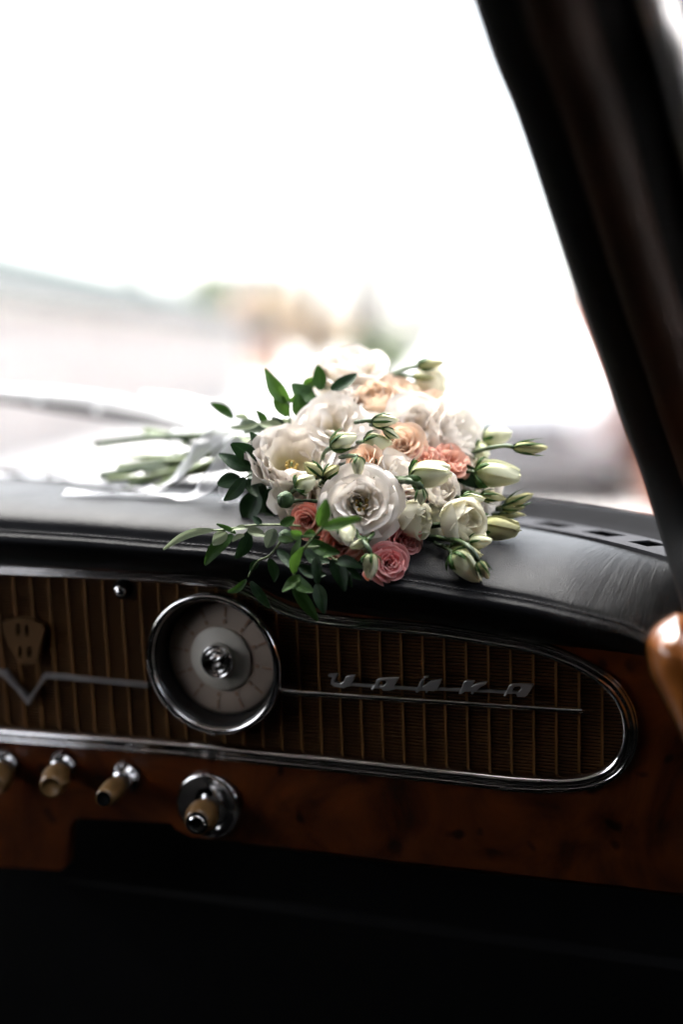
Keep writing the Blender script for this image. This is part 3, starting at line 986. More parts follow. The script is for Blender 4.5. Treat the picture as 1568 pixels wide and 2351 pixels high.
# clock
ck_c = Vector((*st(487, 1527, .013), 0))
CKO = pp(ck_c.x, ck_c.y, 0)
ck = lathe("clock", [(.058, -.008), (.0605, 0), (.0625, .006), (.0632, .0105), (.0622, .0135), (.0602, .0147), (.058, .0138), (.0566, .0115), (.0566, -.002)], CKO, PN, M['chrome'], dash, 72, caps=False)
lathe("clock_well", [(.0564, .0108), (.0552, .0098), (.0538, .003), (.0525, -.004), (.0512, -.0075)], CKO, PN, M['gloss_black'], ck, 72, caps=False)
ck["label"] = "round clock with deep chrome rim and greyish dial"
lathe("dial_face", [(.0512, -.010), (.0512, -.0078), (.049, -.0072), (.03, -.0064), (.0, -.0062)], CKO, PN, M['dial'], ck, 64)
lathe("inner_disc", [(.0285, -.0064), (.0285, -.0044), (.0278, -.0038), (.0, -.0036)], CKO, PN, M['dial2'], ck, 56)
for k in range(12):
    a = R(k * 30 + 8)
    e = PU * math.sin(a) + PV * math.cos(a); q = PU * math.cos(a) - PV * math.sin(a)
    box("hour_mark", CKO + e * .0335 + PN * -.0060, e * .0018, q * .0012, PN * .0004, M['mark'], ck)
    box("hour_ray", CKO + e * .0425 + PN * -.0064, e * .0045, q * .0009, PN * .0003, M['mark'], ck)
lathe("hub", [(.0148, -.0038), (.0150, .0030), (.0142, .0052), (.0132, .0052), (.0122, .0030), (.0112, .0030), (.0104, .0056), (.0094, .0056), (.0086, .0034), (.0066, .0034), (.0058, .0062), (.0046, .0066), (.003, .005), (0, .005)],
      CKO, PN, M['chrome'], ck, 48)
a = R(48); e = PU * math.sin(a) + PV * math.cos(a)
tube("hour_hand", [CKO + e * -.002 + PN * .009, CKO + e * .007 + PN * .0095, CKO + e * .0155 + PN * .0085], [.0016, .0017, .0021], M['chrome'], ck, 10)
a = R(175); e = PU * math.sin(a) + PV * math.cos(a)
tube("minute_hand", [CKO + PN * .008, CKO + e * .007 + PN * .0085], [.0018, .0013], M['chrome'], ck, 10)

# lettered badge
def bz(l): return [st(722.75 + x * .3985, 1500.6 + y * .3985, .004) for x, y in l]
badge = empty("badge", pp(*bz([(600, 180)])[0], .003), dash)
badge["label"] = "silver script badge reading чайка"
letters = [
 [[(80, 117), (134, 114), (137, 124), (122, 142), (117, 158), (148, 168), (168, 158), (182, 130), (200, 124), (234, 122), (227, 148), (212, 172), (218, 182), (190, 188), (172, 196), (150, 191), (112, 185), (96, 172), (97, 152), (106, 132), (82, 130)]],
 [[(325, 200), (346, 182), (360, 146), (380, 138), (487, 136), (476, 160), (456, 186), (472, 194), (466, 202), (430, 211), (395, 208), (388, 197), (348, 196), (336, 208)], [(370, 168), (384, 153), (412, 151), (415, 163), (400, 182), (372, 184)]],
 [[(584, 216), (600, 180), (618, 146), (636, 143), (626, 165), (620, 186), (640, 178), (668, 156), (732, 146), (722, 175), (708, 202), (690, 214), (656, 210), (650, 223), (640, 222), (641, 207), (604, 212), (594, 222)]],
 [[(632, 128), (656, 126), (654, 137), (634, 140)]],
 [[(830, 230), (845, 200), (860, 160), (874, 153), (922, 154), (917, 168), (908, 182), (930, 172), (955, 165), (996, 160), (985, 176), (955, 192), (940, 206), (948, 217), (920, 218), (914, 232), (904, 230), (904, 210), (872, 212), (848, 230)]],
 [[(1090, 240), (1105, 215), (1120, 182), (1134, 173), (1265, 176), (1250, 202), (1230, 232), (1214, 246), (1168, 244), (1162, 228), (1115, 228), (1098, 244)], [(1140, 208), (1152, 189), (1184, 183), (1193, 194), (1176, 216), (1141, 218)]],
]
for L in letters:
    prism("letter", [bz(l) for l in L], pp, .0025, .0062, M['nickel'], badge, bevel=.0005)
up_, dn_ = [], []
for x, y in [(205, 177), (340, 186), (480, 195), (590, 204), (740, 205), (850, 209), (1000, 215), (1110, 223)]:
    up_.append((x, y - 7)); dn_.append((x, y + 7))
prism("link_bar", [bz(up_ + dn_[::-1])], pp, .0027, .0052, M['nickel'], badge, bevel=.0004)

def spear(name, pts, r, mat, h=.004, flat=.6):
    path = [pp(*st(x, y, h), h) for x, y in pts]
    return path
rod = [pp(*st(x, y, .004), .004) for x, y in catmull([(644, 1585), (700, 1591), (900, 1604), (1100, 1617), (1250, 1627), (1310, 1631), (1342, 1632)], 5)]
tube("spear_trim", rod, [interp([0, .03, .85, .93, 1], [.0012, .0028, .0016, .0022, .0004], i / (len(rod) - 1)) for i in range(len(rod))], M['chrome'], dash, 10, up=PN)
vt = []
for x, y in [(-240, 1528), (-60, 1541), (8, 1546), (36, 1578), (64, 1609), (84, 1580), (103, 1552), (160, 1557), (250, 1566), (340, 1575)]:
    vt.append((x, y))
vo = [st(x, y - 4.5, .004) for x, y in vt]; vi = [st(x, y + 4.5, .004) for x, y in vt]
# mitre the point of the V
vo[4] = st(64, 1602, .004); vi[4] = st(64, 1619, .004)
vo[2] = st(11, 1541, .004); vi[2] = st(5, 1552, .004); vo[6] = st(100, 1547, .004); vi[6] = st(106, 1558, .004)
prism("v_trim", [vo + vi[::-1]], pp, -.001, .0045, M['nickel'], dash, bevel=.0012)

# pierced emblem
def ez(l): return [st(x * .1641, 1378 + y * .1641, .001) for x, y in l]
em = [[(40, 300), (110, 292), (180, 262), (330, 240), (480, 268), (540, 300), (600, 330), (645, 392), (615, 480), (592, 570), (562, 700), (545, 850), (500, 885), (280, 872), (232, 760), (150, 650), (110, 540), (60, 420)]]
def slot_(x0_, y0_, x1_, y1_):
    return [(x0_, y0_ + 20), (x0_ + 20, y0_), (x1_ - 15, y0_), (x1_, y0_ + 25), (x1_ - 3, y1_ - 20), (x1_ - 20, y1_), (x0_ + 20, y1_), (x0_ + 5, y1_ - 22)]
em += [slot_(245, 315, 305, 490), slot_(368, 335, 425, 495), slot_(268, 635, 330, 795), slot_(395, 635, 455, 795)]
prism("emblem", [ez(l) for l in em], pp, -.0025, .0035, M['emblem'], dash, bevel=.0008)
# small chrome push button
bo = pp(*st(275, 1356, .004), 0)
kb = lathe("push_button", [(.0085, -.005), (.0085, .001), (.0078, .002), (.006, .0022)], bo, PN, M['black'], dash, 28)
lathe("button_cap", [(.006, .001), (.006, .004), (.0048, .0062), (.0025, .0072), (0, .0074)], bo, PN, M['chrome'], kb, 24)

# control knobs
def knob(base_px, tip_px, reach, rc, rg, label, big=False):
    b = on_panel(*base_px, .0)
    tipp = on_panel(*tip_px, reach)
    ax = (tipp - b).normalized(); L = (tipp - b).length
    if big:
        k = lathe("escutcheon", [(rc * .9, -.002), (rc, .0), (rc * 1.02, .004), (rc * .97, .0068), (rc * .9, .0072), (rc * .72, .0035), (rc * .45, .0015), (rc * .35, .004), (0, .005)], b, (PN * 2 + ax * .3), M['chrome'], dash, 56)
    else:
        k = lathe("control_knob", [(rc, -.001), (rc * 1.02, .003), (rc * .92, .006), (rc * .72, .0085), (rc * .66, .012), (rc * .6, .0135), (0, .0135)], b, PN, M['chrome'], dash, 36)
    k["label"] = label
    lathe("collar", [(rg * .72, L * .2), (rg * .74, L * .42), (rg * .6, L * .45), (0, L * .45)], b, ax, M['satin'], k, 28)
    g_ = lathe("grip", [(rg * .55, L * .36), (rg * .86, L * .42), (rg, L * .55), (rg * 1.0, L * .7), (rg * .92, L * .84), (rg * .82, L * .94), (rg * .74, L * 1.0), (rg * .62, L * 1.01), (rg * .56, L * .985), (0, L * .98)], b, ax, M['bakelite'], k, 32)
    return b, ax, L, k
knob((17, 1752), (-14, 1806), .045, .0130, .0128, "tan knob on chrome collar, cut by the left edge")
knob((148, 1755), (116, 1808), .048, .0130, .0130, "tan rounded knob on chrome collar")
b, ax, L, k = knob((292, 1782), (238, 1834), .058, .0142, .0102, "tan knob with dark hollow end, on chrome collar")
lathe("end_cap", [(.0066, L * .985), (.0062, L * 1.02), (.0048, L * 1.0), (0, L * .995)], b, ax, M['black'], k, 24)
b, ax, L, k = knob((483, 1845), (452, 1890), .046, .0300, .0140, "tan knob with chrome end in wide chrome dish", True)
lathe("end_ring", [(.0098, L * .99), (.0098, L * 1.02), (.0075, L * 1.03)], b, ax, M['black'], k, 28)
lathe("end_cap", [(.0074, L * 1.0), (.0072, L * 1.04), (.005, L * 1.055), (0, L * 1.06)], b, ax, M['chrome'], k, 24)

# ------------------------------------------------------------------ bouquet
M['white_petal'] = petal_material("white_petal", (0.90, 0.84, 0.78), (0.86, 0.78, 0.63), (0.46, 0.47, 0.18), .28)
M['cup_petal'] = petal_material("cup_petal", (0.86, 0.80, 0.74), (0.52, 0.44, 0.24), (0.14, 0.10, 0.025), .2)  # olive throat, its colour darkened to add shade deep in the cup
M['cream_petal'] = petal_material("cream_petal", (0.80, 0.76, 0.62), (0.74, 0.71, 0.50), (0.46, 0.50, 0.2), .3)
M['bud_petal'] = petal_material("bud_petal", (0.74, 0.73, 0.52), (0.62, 0.64, 0.38), (0.34, 0.41, 0.16), .25)
M['olive_bud_petal'] = petal_material("olive_bud_petal", (0.52, 0.49, 0.26), (0.42, 0.42, 0.18), (0.24, 0.28, 0.09), .22)
M['peach_petal'] = petal_material("peach_petal", (0.86, 0.63, 0.47), (0.86, 0.57, 0.37), (0.80, 0.50, 0.22), .34, rim=(0.86, 0.66, 0.52))
M['pale_peach_petal'] = petal_material("pale_peach_petal", (0.86, 0.70, 0.56), (0.86, 0.66, 0.48), (0.78, 0.56, 0.28), .32)
M['salmon_petal'] = petal_material("salmon_petal", (0.84, 0.46, 0.34), (0.80, 0.34, 0.22), (0.7, 0.34, 0.15), .32, rim=(0.86, 0.56, 0.46))
M['coral_petal'] = petal_material("coral_petal", (0.74, 0.25, 0.19), (0.70, 0.18, 0.11), (0.66, 0.26, 0.1), .3, rim=(0.84, 0.46, 0.38))
M['pink_petal'] = petal_material("pink_petal", (0.80, 0.27, 0.27), (0.74, 0.17, 0.17), (0.70, 0.24, 0.12), .3, rim=(0.88, 0.48, 0.46))
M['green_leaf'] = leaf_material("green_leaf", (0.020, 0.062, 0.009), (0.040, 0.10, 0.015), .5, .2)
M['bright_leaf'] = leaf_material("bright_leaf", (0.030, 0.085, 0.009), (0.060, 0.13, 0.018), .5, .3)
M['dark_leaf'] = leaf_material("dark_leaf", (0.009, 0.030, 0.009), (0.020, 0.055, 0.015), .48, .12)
M['pale_leaf'] = leaf_material("pale_leaf", (0.20, 0.25, 0.14), (0.30, 0.35, 0.21), .5, .25)
M['grey_leaf'] = leaf_material("grey_leaf", (0.10, 0.14, 0.09), (0.17, 0.21, 0.14), .5, .2)
M['stem'] = plain("green_stem", (0.035, 0.065, 0.016), .5, var=.35, scale=60)
M['pale_stem'] = plain("pale_stem", (0.13, 0.17, 0.06), .5, var=.3, scale=60)
M['stamen'] = plain("yellow_stamen", (0.34, 0.22, 0.04), .7)
M['podgreen'] = leaf_material("green_pod", (0.04, 0.075, 0.035), (0.075, 0.12, 0.05), .5, .1)

def ribbon_material():
    m, nt, b = newmat("satin_ribbon")
    setp(b, col=(0.82, 0.81, 0.84), rough=0.33, spec=0.5, sheen=0.3)
    uv = nod(nt, "ShaderNodeUVMap")
    mp = nod(nt, "ShaderNodeMapping"); mp.inputs['Scale'].default_value = (90, 1.5, 1); nt.links.new(uv.outputs[0], mp.inputs[0])
    n = nod(nt, "ShaderNodeTexNoise", i_Scale=1.0, i_Detail=2.0); nt.links.new(mp.outputs[0], n.inputs['Vector'])
    bp = nod(nt, "ShaderNodeBump", i_Strength=.15, i_Distance=.0005); nt.links.new(n.outputs[0], bp.inputs['Height'])
    nt.links.new(bp.outputs[0], b.inputs['Normal'])
    tr = nod(nt, "ShaderNodeBsdfTranslucent"); tr.inputs[0].default_value = (.8, .8, .82, 1)
    mix = nod(nt, "ShaderNodeMixShader", i_Fac=.3)
    nt.links.new(b.outputs[0], mix.inputs[1]); nt.links.new(tr.outputs[0], mix.inputs[2])
    # open organza weave: the edges are closed, the middle lets light through
    sp = nod(nt, "ShaderNodeSeparateXYZ"); nt.links.new(uv.outputs[0], sp.inputs[0])
    rp = ramp(nt, [(0.0, (0.05, 0.05, 0.05)), (0.1, (0.42, 0.42, 0.42)), (0.9, (0.42, 0.42, 0.42)), (1.0, (0.05, 0.05, 0.05))]); nt.links.new(sp.outputs[0], rp.inputs[0])
    tp_ = nod(nt, "ShaderNodeBsdfTransparent")
    mix2 = nod(nt, "ShaderNodeMixShader"); nt.links.new(rp.outputs[0], mix2.inputs[0])
    nt.links.new(mix.outputs[0], mix2.inputs[1]); nt.links.new(tp_.outputs[0], mix2.inputs[2])
    nt.links.new(mix2.outputs[0], nt.nodes["Material Output"].inputs[0])
    return m
M['ribbon'] = ribbon_material()

BQ0 = at(700, 1190, 1.25)
bq = empty("bouquet", BQ0)
tag(bq, "wedding bouquet of white, peach and coral flowers with buds and leaves, lying on the dashboard", "bouquet")

def frame(f, roll):
    z = f.normalized()
    a = z.cross(CU if abs(z.dot(CU)) < .95 else CR).normalized()
    b = z.cross(a)
    c, s = math.cos(roll), math.sin(roll)
    return a * c + b * s, b * c - a * s, z

def bez(P, v):
    w = 1 - v
    k = (w ** 3, 3 * w * w * v, 3 * w * v * v, v ** 3)
    return sum(a * p[0] for a, p in zip(k, P)), sum(a * p[1] for a, p in zip(k, P))

def petal(parent, c, fr, R_, P, W, th0, mat, rnd=.22, ruffle=.05, warp=.06, curl=0.0, twist=0.0, spiral=.06, tip=0.0, nu=11, nv=11, lr=rng, squash=None, name="petal", inward=0.0):
    """one petal: a bent sheet round the flower's axis; u across (-1..1), v from base to rim (0..1)"""
    ex, ey, ez_ = fr
    ph = lr.uniform(0, 6.28); kf = lr.uniform(3.0, 5.5); ph2 = lr.uniform(0, 6.28)
    nse = Vector((lr.uniform(0, 50), lr.uniform(0, 50), lr.uniform(0, 50)))
    sk = lr.uniform(-.12, .12)
    verts, uvs = [], []
    for j in range(nv):
        v0 = j / (nv - 1)
        v0 = 1 - (1 - v0) ** 1.25
        for i in range(nu):
            u = -1 + 2 * i / (nu - 1)
            v = v0 * (1 - rnd * abs(u + sk * .5) ** 2.6 + tip * max(0, 1 - abs(u) * 1.6) + sk * .18 * u)
            r_, z = bez(P, min(v, 1.15))
            e = .02
            ra, za = bez(P, max(0, v - e)); rb, zb = bez(P, v + e)
            tx, tz = rb - ra, zb - za
            l = math.hypot(tx, tz) or 1
            nx, nz = tz / l, -tx / l                      # outward normal in the profile plane
            th = th0 + u * W * (1 - .12 * v0) + twist * v0
            n1 = noise.noise(Vector((u * 1.1, v0 * 1.5, 0)) + nse)
            n2 = noise.noise(Vector((u * 2.8, v0 * 2.2, 3)) + nse)
            off = warp * v0 * n1 * 1.6 + ruffle * v0 ** 3 * math.sin(u * kf + ph) + ruffle * .8 * v0 ** 2 * n2 + ruffle * .35 * v0 ** 6 * math.sin(u * 11 + ph2)
            off += curl * max(0, v0 - .72) ** 1.5 * 4.0 * (0.55 + .9 * u * u)   # rim rolls outwards, more at the corners
            off += spiral * u - inward * u * u * .1
            r2 = max(.004, r_ + nx * off); z2 = z + nz * off * .8
            if curl: z2 -= curl * max(0, v0 - .82) * 1.1 * (u * u)
            p = ex * (math.cos(th) * r2) + ey * (math.sin(th) * r2)
            p = p * R_ + ez_ * (z2 * R_)
            if squash:
                p = p + squash[0] * (p.dot(squash[0]) * (squash[1] - 1))
            verts.append(c + p)
            uvs.append(((u + 1) / 2, v0))
    return obj(name, verts, gridfaces(nv, nu), M[mat] if isinstance(mat, str) else mat, parent, uvs=uvs)

def calyx(parent, c, fr, R_, n=5, size=.5, lr=rng, mat='green_leaf'):
    for k in range(n):
        petal(parent, c - fr[2] * (.06 * R_), fr, R_, [(.02, -.04), (.45 * size * 2, -.05), (.8 * size * 2, .12), (.92 * size * 2, .42)], .32, k * 2 * math.pi / n + lr.uniform(-.15, .15), mat,
              rnd=.75, ruffle=.02, warp=.03, nu=5, nv=6, lr=lr, name="sepal", tip=.1)

def stem_of(parent, pts, r, mat='stem', name="stem"):
    P = even(catmull([tuple(p) for p in pts], 6), 14)
    return tube(name, P, [r * (1 + .12 * math.sin(i * 1.3)) for i in range(14)], M[mat], parent, 7)

BIND = at(545, 1030, 1.33)

KINDS = {
 # layers: (petals, half-width deg, profile, curl, ruffle, rnd)
 'lisianthus': [
   (5, 52, [(.05, 0), (.58, -.06), (.84, .26), (1.05, .34)], .30, .055, .26),
   (5, 52, [(.05, .02), (.50, .02), (.62, .42), (.84, .58)], .14, .05, .24),
   (5, 54, [(.05, .03), (.44, .04), (.50, .48), (.68, .68)], .13, .045, .22),
   (4, 58, [(.05, .03), (.36, .05), (.36, .52), (.50, .74)], .10, .045, .22),
   (3, 62, [(.04, .04), (.25, .08), (.22, .50), (.33, .70)], .06, .05, .22)],
 'openrose': [
   (5, 50, [(.05, 0), (.62, -.10), (.90, .22), (1.06, .30)], .34, .03, .24),
   (5, 50, [(.05, .02), (.60, -.02), (.74, .40), (.92, .50)], .30, .035, .24),
   (5, 50, [(.05, .03), (.50, .02), (.58, .50), (.74, .64)], .24, .04, .22),
   (4, 58, [(.05, .04), (.40, .04), (.46, .54), (.56, .72)], .18, .045, .2),
   (4, 60, [(.04, .05), (.30, .06), (.34, .52), (.38, .72)], .08, .05, .2),
   (3, 58, [(.04, .05), (.22, .08), (.26, .44), (.22, .64)], .0, .06, .2),
   (3, 66, [(.03, .05), (.14, .10), (.16, .40), (.13, .56)], .0, .06, .2)],
 'rose': [
   (5, 50, [(.05, 0), (.62, -.08), (.86, .30), (1.05, .38)], .24, .03, .28),
   (5, 50, [(.05, .02), (.58, .0), (.68, .50), (.86, .62)], .20, .03, .26),
   (5, 52, [(.05, .03), (.46, .05), (.50, .60), (.66, .74)], .16, .03, .25),
   (4, 58, [(.05, .04), (.36, .08), (.36, .66), (.47, .80)], .12, .025, .24),
   (4, 62, [(.04, .05), (.26, .1), (.24, .68), (.32, .83)], .08, .025, .22),
   (3, 70, [(.03, .06), (.17, .12), (.15, .68), (.2, .82)], .05, .02, .2),
   (3, 80, [(.02, .06), (.09, .12), (.08, .66), (.10, .79)], .02, .02, .2)],
 'cup': [
   (5, 56, [(.05, 0), (.86, -.14), (1.04, .42), (1.12, .70)], .34, .10, .18),
   (5, 54, [(.05, .0), (.80, -.10), (.94, .54), (.96, .86)], .24, .10, .18),
   (4, 60, [(.05, .0), (.72, -.05), (.84, .58), (.80, .90)], .16, .09, .18),
   (4, 56, [(.05, .0), (.60, -.02), (.70, .50), (.66, .78)], .08, .08, .2)],
 'half': [
   (4, 66, [(.05, 0), (.92, -.04), (.98, .75), (.80, 1.18)], .20, .04, .24),
   (4, 66, [(.05, .02), (.80, .0), (.80, .85), (.58, 1.22)], .14, .04, .22),
   (3, 72, [(.05, .03), (.62, .05), (.60, .90), (.38, 1.24)], .10, .04, .2),
   (3, 80, [(.04, .04), (.40, .1), (.38, .85), (.20, 1.16)], .05, .04, .2),
   (2, 88, [(.03, .05), (.22, .1), (.2, .8), (.10, 1.1)], .03, .04, .2)],
 'side': [
   (5, 54, [(.05, 0), (.70, -.08), (.92, .45), (1.0, .80)], .22, .07, .24),
   (5, 52, [(.05, .02), (.58, .0), (.74, .60), (.84, .92)], .18, .07, .22),
   (5, 54, [(.05, .03), (.45, .05), (.52, .66), (.62, .98)], .14, .07, .22),
   (4, 60, [(.05, .04), (.32, .08), (.34, .64), (.42, .98)], .10, .06, .2),
   (3, 66, [(.04, .05), (.2, .1), (.2, .6), (.25, .9)], .06, .05, .2)],
}

def flower(name, px, py, d, rpx, kind, face, mat, label=None, seed=0, stamens=False, squash=None, roll=None, core=None, lift=.3, stemline=True):
    lr = random.Random(seed * 131 + int(px) * 7 + int(py))
    f = camdir(*face)
    R_ = rpx / 1568 * .4809 * d * (1.07 if 'white' in name else 1.03)
    c = at(px, py, d) - f * (R_ * lift)
    part = empty(name, c, bq)
    if label: part["label"] = label
    fr = frame(f, roll if roll is not None else lr.uniform(0, 6.28))
    ph = 0
    layers = KINDS[kind]
    for li, (n, W, P, curl, ruf, rnd) in enumerate(layers):
        ph += math.pi / n + lr.uniform(-.2, .2)
        mm = core if (core and li >= len(layers) - 3) else mat
        for k in range(n):
            s = lr.uniform(.93, 1.06)
            open_ = lr.uniform(-.05, .06)
            PP = [(a * (1 + open_ * (q / 3)), z * s) for q, (a, z) in enumerate(P)]
            petal(part, c, fr, R_, PP, R(W) * lr.uniform(.92, 1.08), ph + k * 2 * math.pi / n + lr.uniform(-.12, .12), mm, rnd=rnd, ruffle=ruf * lr.uniform(.6, 1.3),
                  warp=.075, curl=curl * lr.uniform(.5, 1.4), spiral=.05, tip=.05 if kind in ('rose', 'lisianthus') else .02, lr=lr, squash=squash,
                  nu=19 if li < 3 else 13, nv=14)
    calyx(part, c, fr, R_, size=.42, lr=lr)
    if stamens:
        for k in range(7):
            a = k * 2 * math.pi / 7 + lr.uniform(-.2, .2)
            q = (fr[0] * math.cos(a) + fr[1] * math.sin(a)) * (R_ * lr.uniform(.08, .15))
            tube("stamen", [c + q * .3, c + q * .8 + f * R_ * .28, c + q * 1.3 + f * R_ * lr.uniform(.4, .48)], [R_ * .02, R_ * .018, R_ * .05], M['stamen'], part, 6)
        tube("pistil", [c, c + f * R_ * .5], [R_ * .06, R_ * .035], M['pale_stem'], part, 7)
    if stemline:
        mid = c.lerp(BIND, .5) - f * .02 - Zu * .01
        stem_of(part, [c - f * (R_ * .05), c - f * (R_ * .5 + .01), mid, BIND + Vector((lr.uniform(-.012, .012), lr.uniform(-.012, .012), lr.uniform(-.012, .012)))], .0022)
    return part

def bud(px0, py0, px1, py1, d, wpx, mat='bud_petal', stem=None, open_=0.0, d1=None, sep=1.0, label=None, seed=0, sepmat='green_leaf', stemr=.0018):
    """closed lisianthus bud from its base pixel to its tip pixel"""
    lr = random.Random(seed * 17 + int(px0) * 3 + int(py0))
    d1 = d if d1 is None else d1
    a, b = at(px0, py0, d), at(px1, py1, d1)
    f = (b - a); L = f.length
    R_ = wpx / 2 / 1568 * .4809 * d
    k = L / R_
    part = empty("flower_bud", a, bq)
    if label: part["label"] = label
    fr = frame(f, lr.uniform(0, 6.28))
    n = 4
    t0 = .10 + open_ * .45
    for i in range(n):
        petal(part, a, fr, R_, [(.1, 0), (1.22, k * .06), (1.02 + .15 * open_, k * .62), (t0, k * 1.0)], R(66), i * 2 * math.pi / n, mat, rnd=.10, ruffle=.05 + .16 * open_, warp=.07, curl=.15 * open_,
              twist=.75, spiral=.16, nu=9, nv=12, lr=lr)
    for i in range(3):
        petal(part, a, fr, R_, [(.1, 0), (.9, k * .1), (.75, k * .7), (t0 * .55, k * (1.0 + .03 * i))], R(80), i * 2.1 + .6, mat, rnd=.14, ruffle=.08 + .2 * open_, warp=.05, twist=1.0, spiral=.12, nu=9, nv=11, lr=lr)
    if sep:
        for i in range(5):
            petal(part, a - f.normalized() * R_ * .12, fr, R_, [(.05, -.05), (1.05, k * .02), (1.30, k * .30 * sep), (1.16 + lr.uniform(0, .3), k * .62 * sep)], R(20), i * 2 * math.pi / 5 + lr.uniform(-.2, .2), sepmat,
                  rnd=.8, ruffle=.02, warp=.04, nu=5, nv=8, lr=lr, name="sepal", tip=.15)
    if stem:
        stem_of(part, [a + f.normalized() * R_ * .1] + [at(*s) for s in stem], stemr)
    return part

def ball(px, py, d, wpx, mat='podgreen'):
    c = at(px, py, d); R_ = wpx / 2 / 1568 * .4809 * d
    part = empty("green_pod", c, bq)
    f = camdir(-.3, .3, .8); fr = frame(f, .4)
    for i in range(5):
        petal(part, c - f * R_, fr, R_, [(.05, 0), (1.35, .15), (1.25, 1.75), (.04, 1.98)], R(44), i * 2 * math.pi / 5, mat, rnd=.05, ruffle=.01, warp=.04, spiral=.05, nu=9, nv=11, name="sepal")
    tube("tip", [c + f * R_ * .95, c + f * R_ * 1.25], [R_ * .1, R_ * .03], M['pale_stem'], part, 6)
    stem_of(part, [c - f * R_, c - f * R_ * 2 + CR * .012 + CU * .004, c - f * R_ * 2 + CR * .04 - CF * -.03], .0013)

def leaf(parent, p0, p1, w, mat, nrm, fold=.25, bend=.12, name="leaf", n=9, lr=rng):
    d = p1 - p0; L = d.length; d.normalize()
    nrm = (nrm - d * nrm.dot(d)).normalized()
    side = d.cross(nrm)
    verts, uvs = [], []
    bw = lr.uniform(-.1, .1); tw = lr.uniform(-.8, .8)
    for j in range(n):
        v = j / (n - 1)
        hw = w / 2 * (math.sin(math.pi * (v * .93 + .035) ** .86)) ** .8 + .0003
        c = p0 + d * (L * v) + nrm * (bend * L * math.sin(math.pi * v) * .6) + side * (bw * L * math.sin(math.pi * v))
        a = tw * v
        sd_ = side * math.cos(a) + nrm * math.sin(a); nn_ = nrm * math.cos(a) - side * math.sin(a)
        for i in range(5):
            u = -1 + i / 2
            verts.append(c + sd_ * (u * hw) + nn_ * (fold * hw * abs(u) - fold * hw * .5 + .03 * hw * math.sin(v * 9 + i)))
            uvs.append(((u + 1) / 2, v))
    return obj(name, verts, gridfaces(n, 5), M[mat], parent, uvs=uvs)

def sprig(label, stems, leaves, depth, smat='stem', sr=.0009):
    """stems: lists of (px, py[, d]); leaves: (px0, py0, px1, py1, width_px, material[, dd])"""
    def P(x, y, dd=0.0):
        d = depth(x, y) if callable(depth) else depth
        return at(x, y, d + dd)
    lr = random.Random(len(leaves) * 11 + int(leaves[0][0]))
    part = empty("leaf_sprig", P(*stems[0][0][:2]) if stems else P(leaves[0][0], leaves[0][1]), bq)
    if label: part["label"] = label
    for s in stems:
        stem_of(part, [P(*q) for q in s], sr, smat, "twig")
    for l in leaves:
        x0_, y0_, x1_, y1_, w, mat = l[:6]
        dd = l[6] if len(l) > 6 else 0
        a = P(x0_, y0_, dd); b = P(x1_, y1_, dd + lr.uniform(-.012, .006))
        sc = .4809 / 1568 * (a - EYE).length
        nr = camdir(lr.uniform(-.35, .35), lr.uniform(-.1, .5), 1)
        leaf(part, a, b, w * sc * 1.15, mat, nr, fold=lr.uniform(.1, .55), bend=lr.uniform(-.14, .24), lr=lr)
    return part

# --- open flowers: name, px, py, depth, radius px, kind, facing (right, up, towards viewer), material
F = flower
F("white_rose", 805, 840, 1.28, 100, 'rose', (.05, .80, .52), 'white_petal', "topmost white rose opening upwards", 1, lift=.55)
F("white_lisianthus", 783, 926, 1.25, 66, 'rose', (-.25, .62, .65), 'white_petal', "white flower half hidden under the topmost rose", 2, lift=.5)
F("white_lisianthus", 764, 978, 1.20, 80, 'lisianthus', (-.02, .42, .88), 'white_petal', "open white flower with greenish throat, upper left", 3, lift=.45)
F("white_lisianthus", 670, 1062, 1.18, 80, 'cup', (.14, .62, .74), 'cup_petal', "wide white cup-shaped flower on the left", 4, stamens=True, lift=.5)
F("white_lisianthus", 828, 1157, 1.125, 86, 'openrose', (-.05, .14, 1), 'white_petal', "large open white flower with yellow stamens in front", 5, stamens=True, lift=.4)
F("white_lisianthus", 905, 1112, 1.17, 60, 'side', (.5, .5, .6), 'white_petal', None, 6)
F("white_lisianthus", 958, 982, 1.215, 74, 'lisianthus', (.25, .12, .9), 'white_petal', None, 7, lift=.45)
F("white_lisianthus", 1040, 1002, 1.23, 84, 'side', (.72, .28, .55), 'white_petal', "ruffled white flower seen from the side, at the right", 8, lift=.55)
F("white_lisianthus", 1058, 1198, 1.135, 58, 'half', (.62, .10, .72), 'cream_petal', "half-open creamy white flower at the lower right", 9, lift=.6)
F("white_lisianthus", 948, 1192, 1.14, 45, 'half', (.80, -.12, .55), 'cream_petal', None, 10, lift=.6)
F("white_lisianthus", 1008, 1128, 1.165, 42, 'half', (.35, .25, .8), 'white_petal', None, 12, lift=.5)
F("white_lisianthus", 690, 1140, 1.165, 58, 'side', (-.35, -.15, .8), 'white_petal', None, 13, lift=.4)
F("white_lisianthus", 1108, 1140, 1.22, 46, 'side', (.8, -.3, .4), 'white_petal', None, 14)
F("cream_rose", 862, 922, 1.25, 44, 'half', (-.1, .55, .75), 'pale_peach_petal', None, 20, lift=.5)
F("peach_rose", 916, 905, 1.268, 54, 'side', (.35, .75, .45), 'pale_peach_petal', "large pale peach rose below the topmost white rose", 21, lift=.5)
F("peach_rose", 925, 1022, 1.19, 52, 'rose', (-.1, .2, .9), 'peach_petal', None, 22, lift=.45)
F("peach_rose", 830, 1064, 1.16, 48, 'rose', (-.62, .35, .65), 'peach_petal', None, 23, lift=.45)
F("peach_rose", 1000, 938, 1.26, 42, 'side', (.3, .7, .5), 'peach_petal', None, 24)
F("peach_rose", 884, 1050, 1.20, 44, 'side', (.1, .2, .9), 'pale_peach_petal', None, 25)
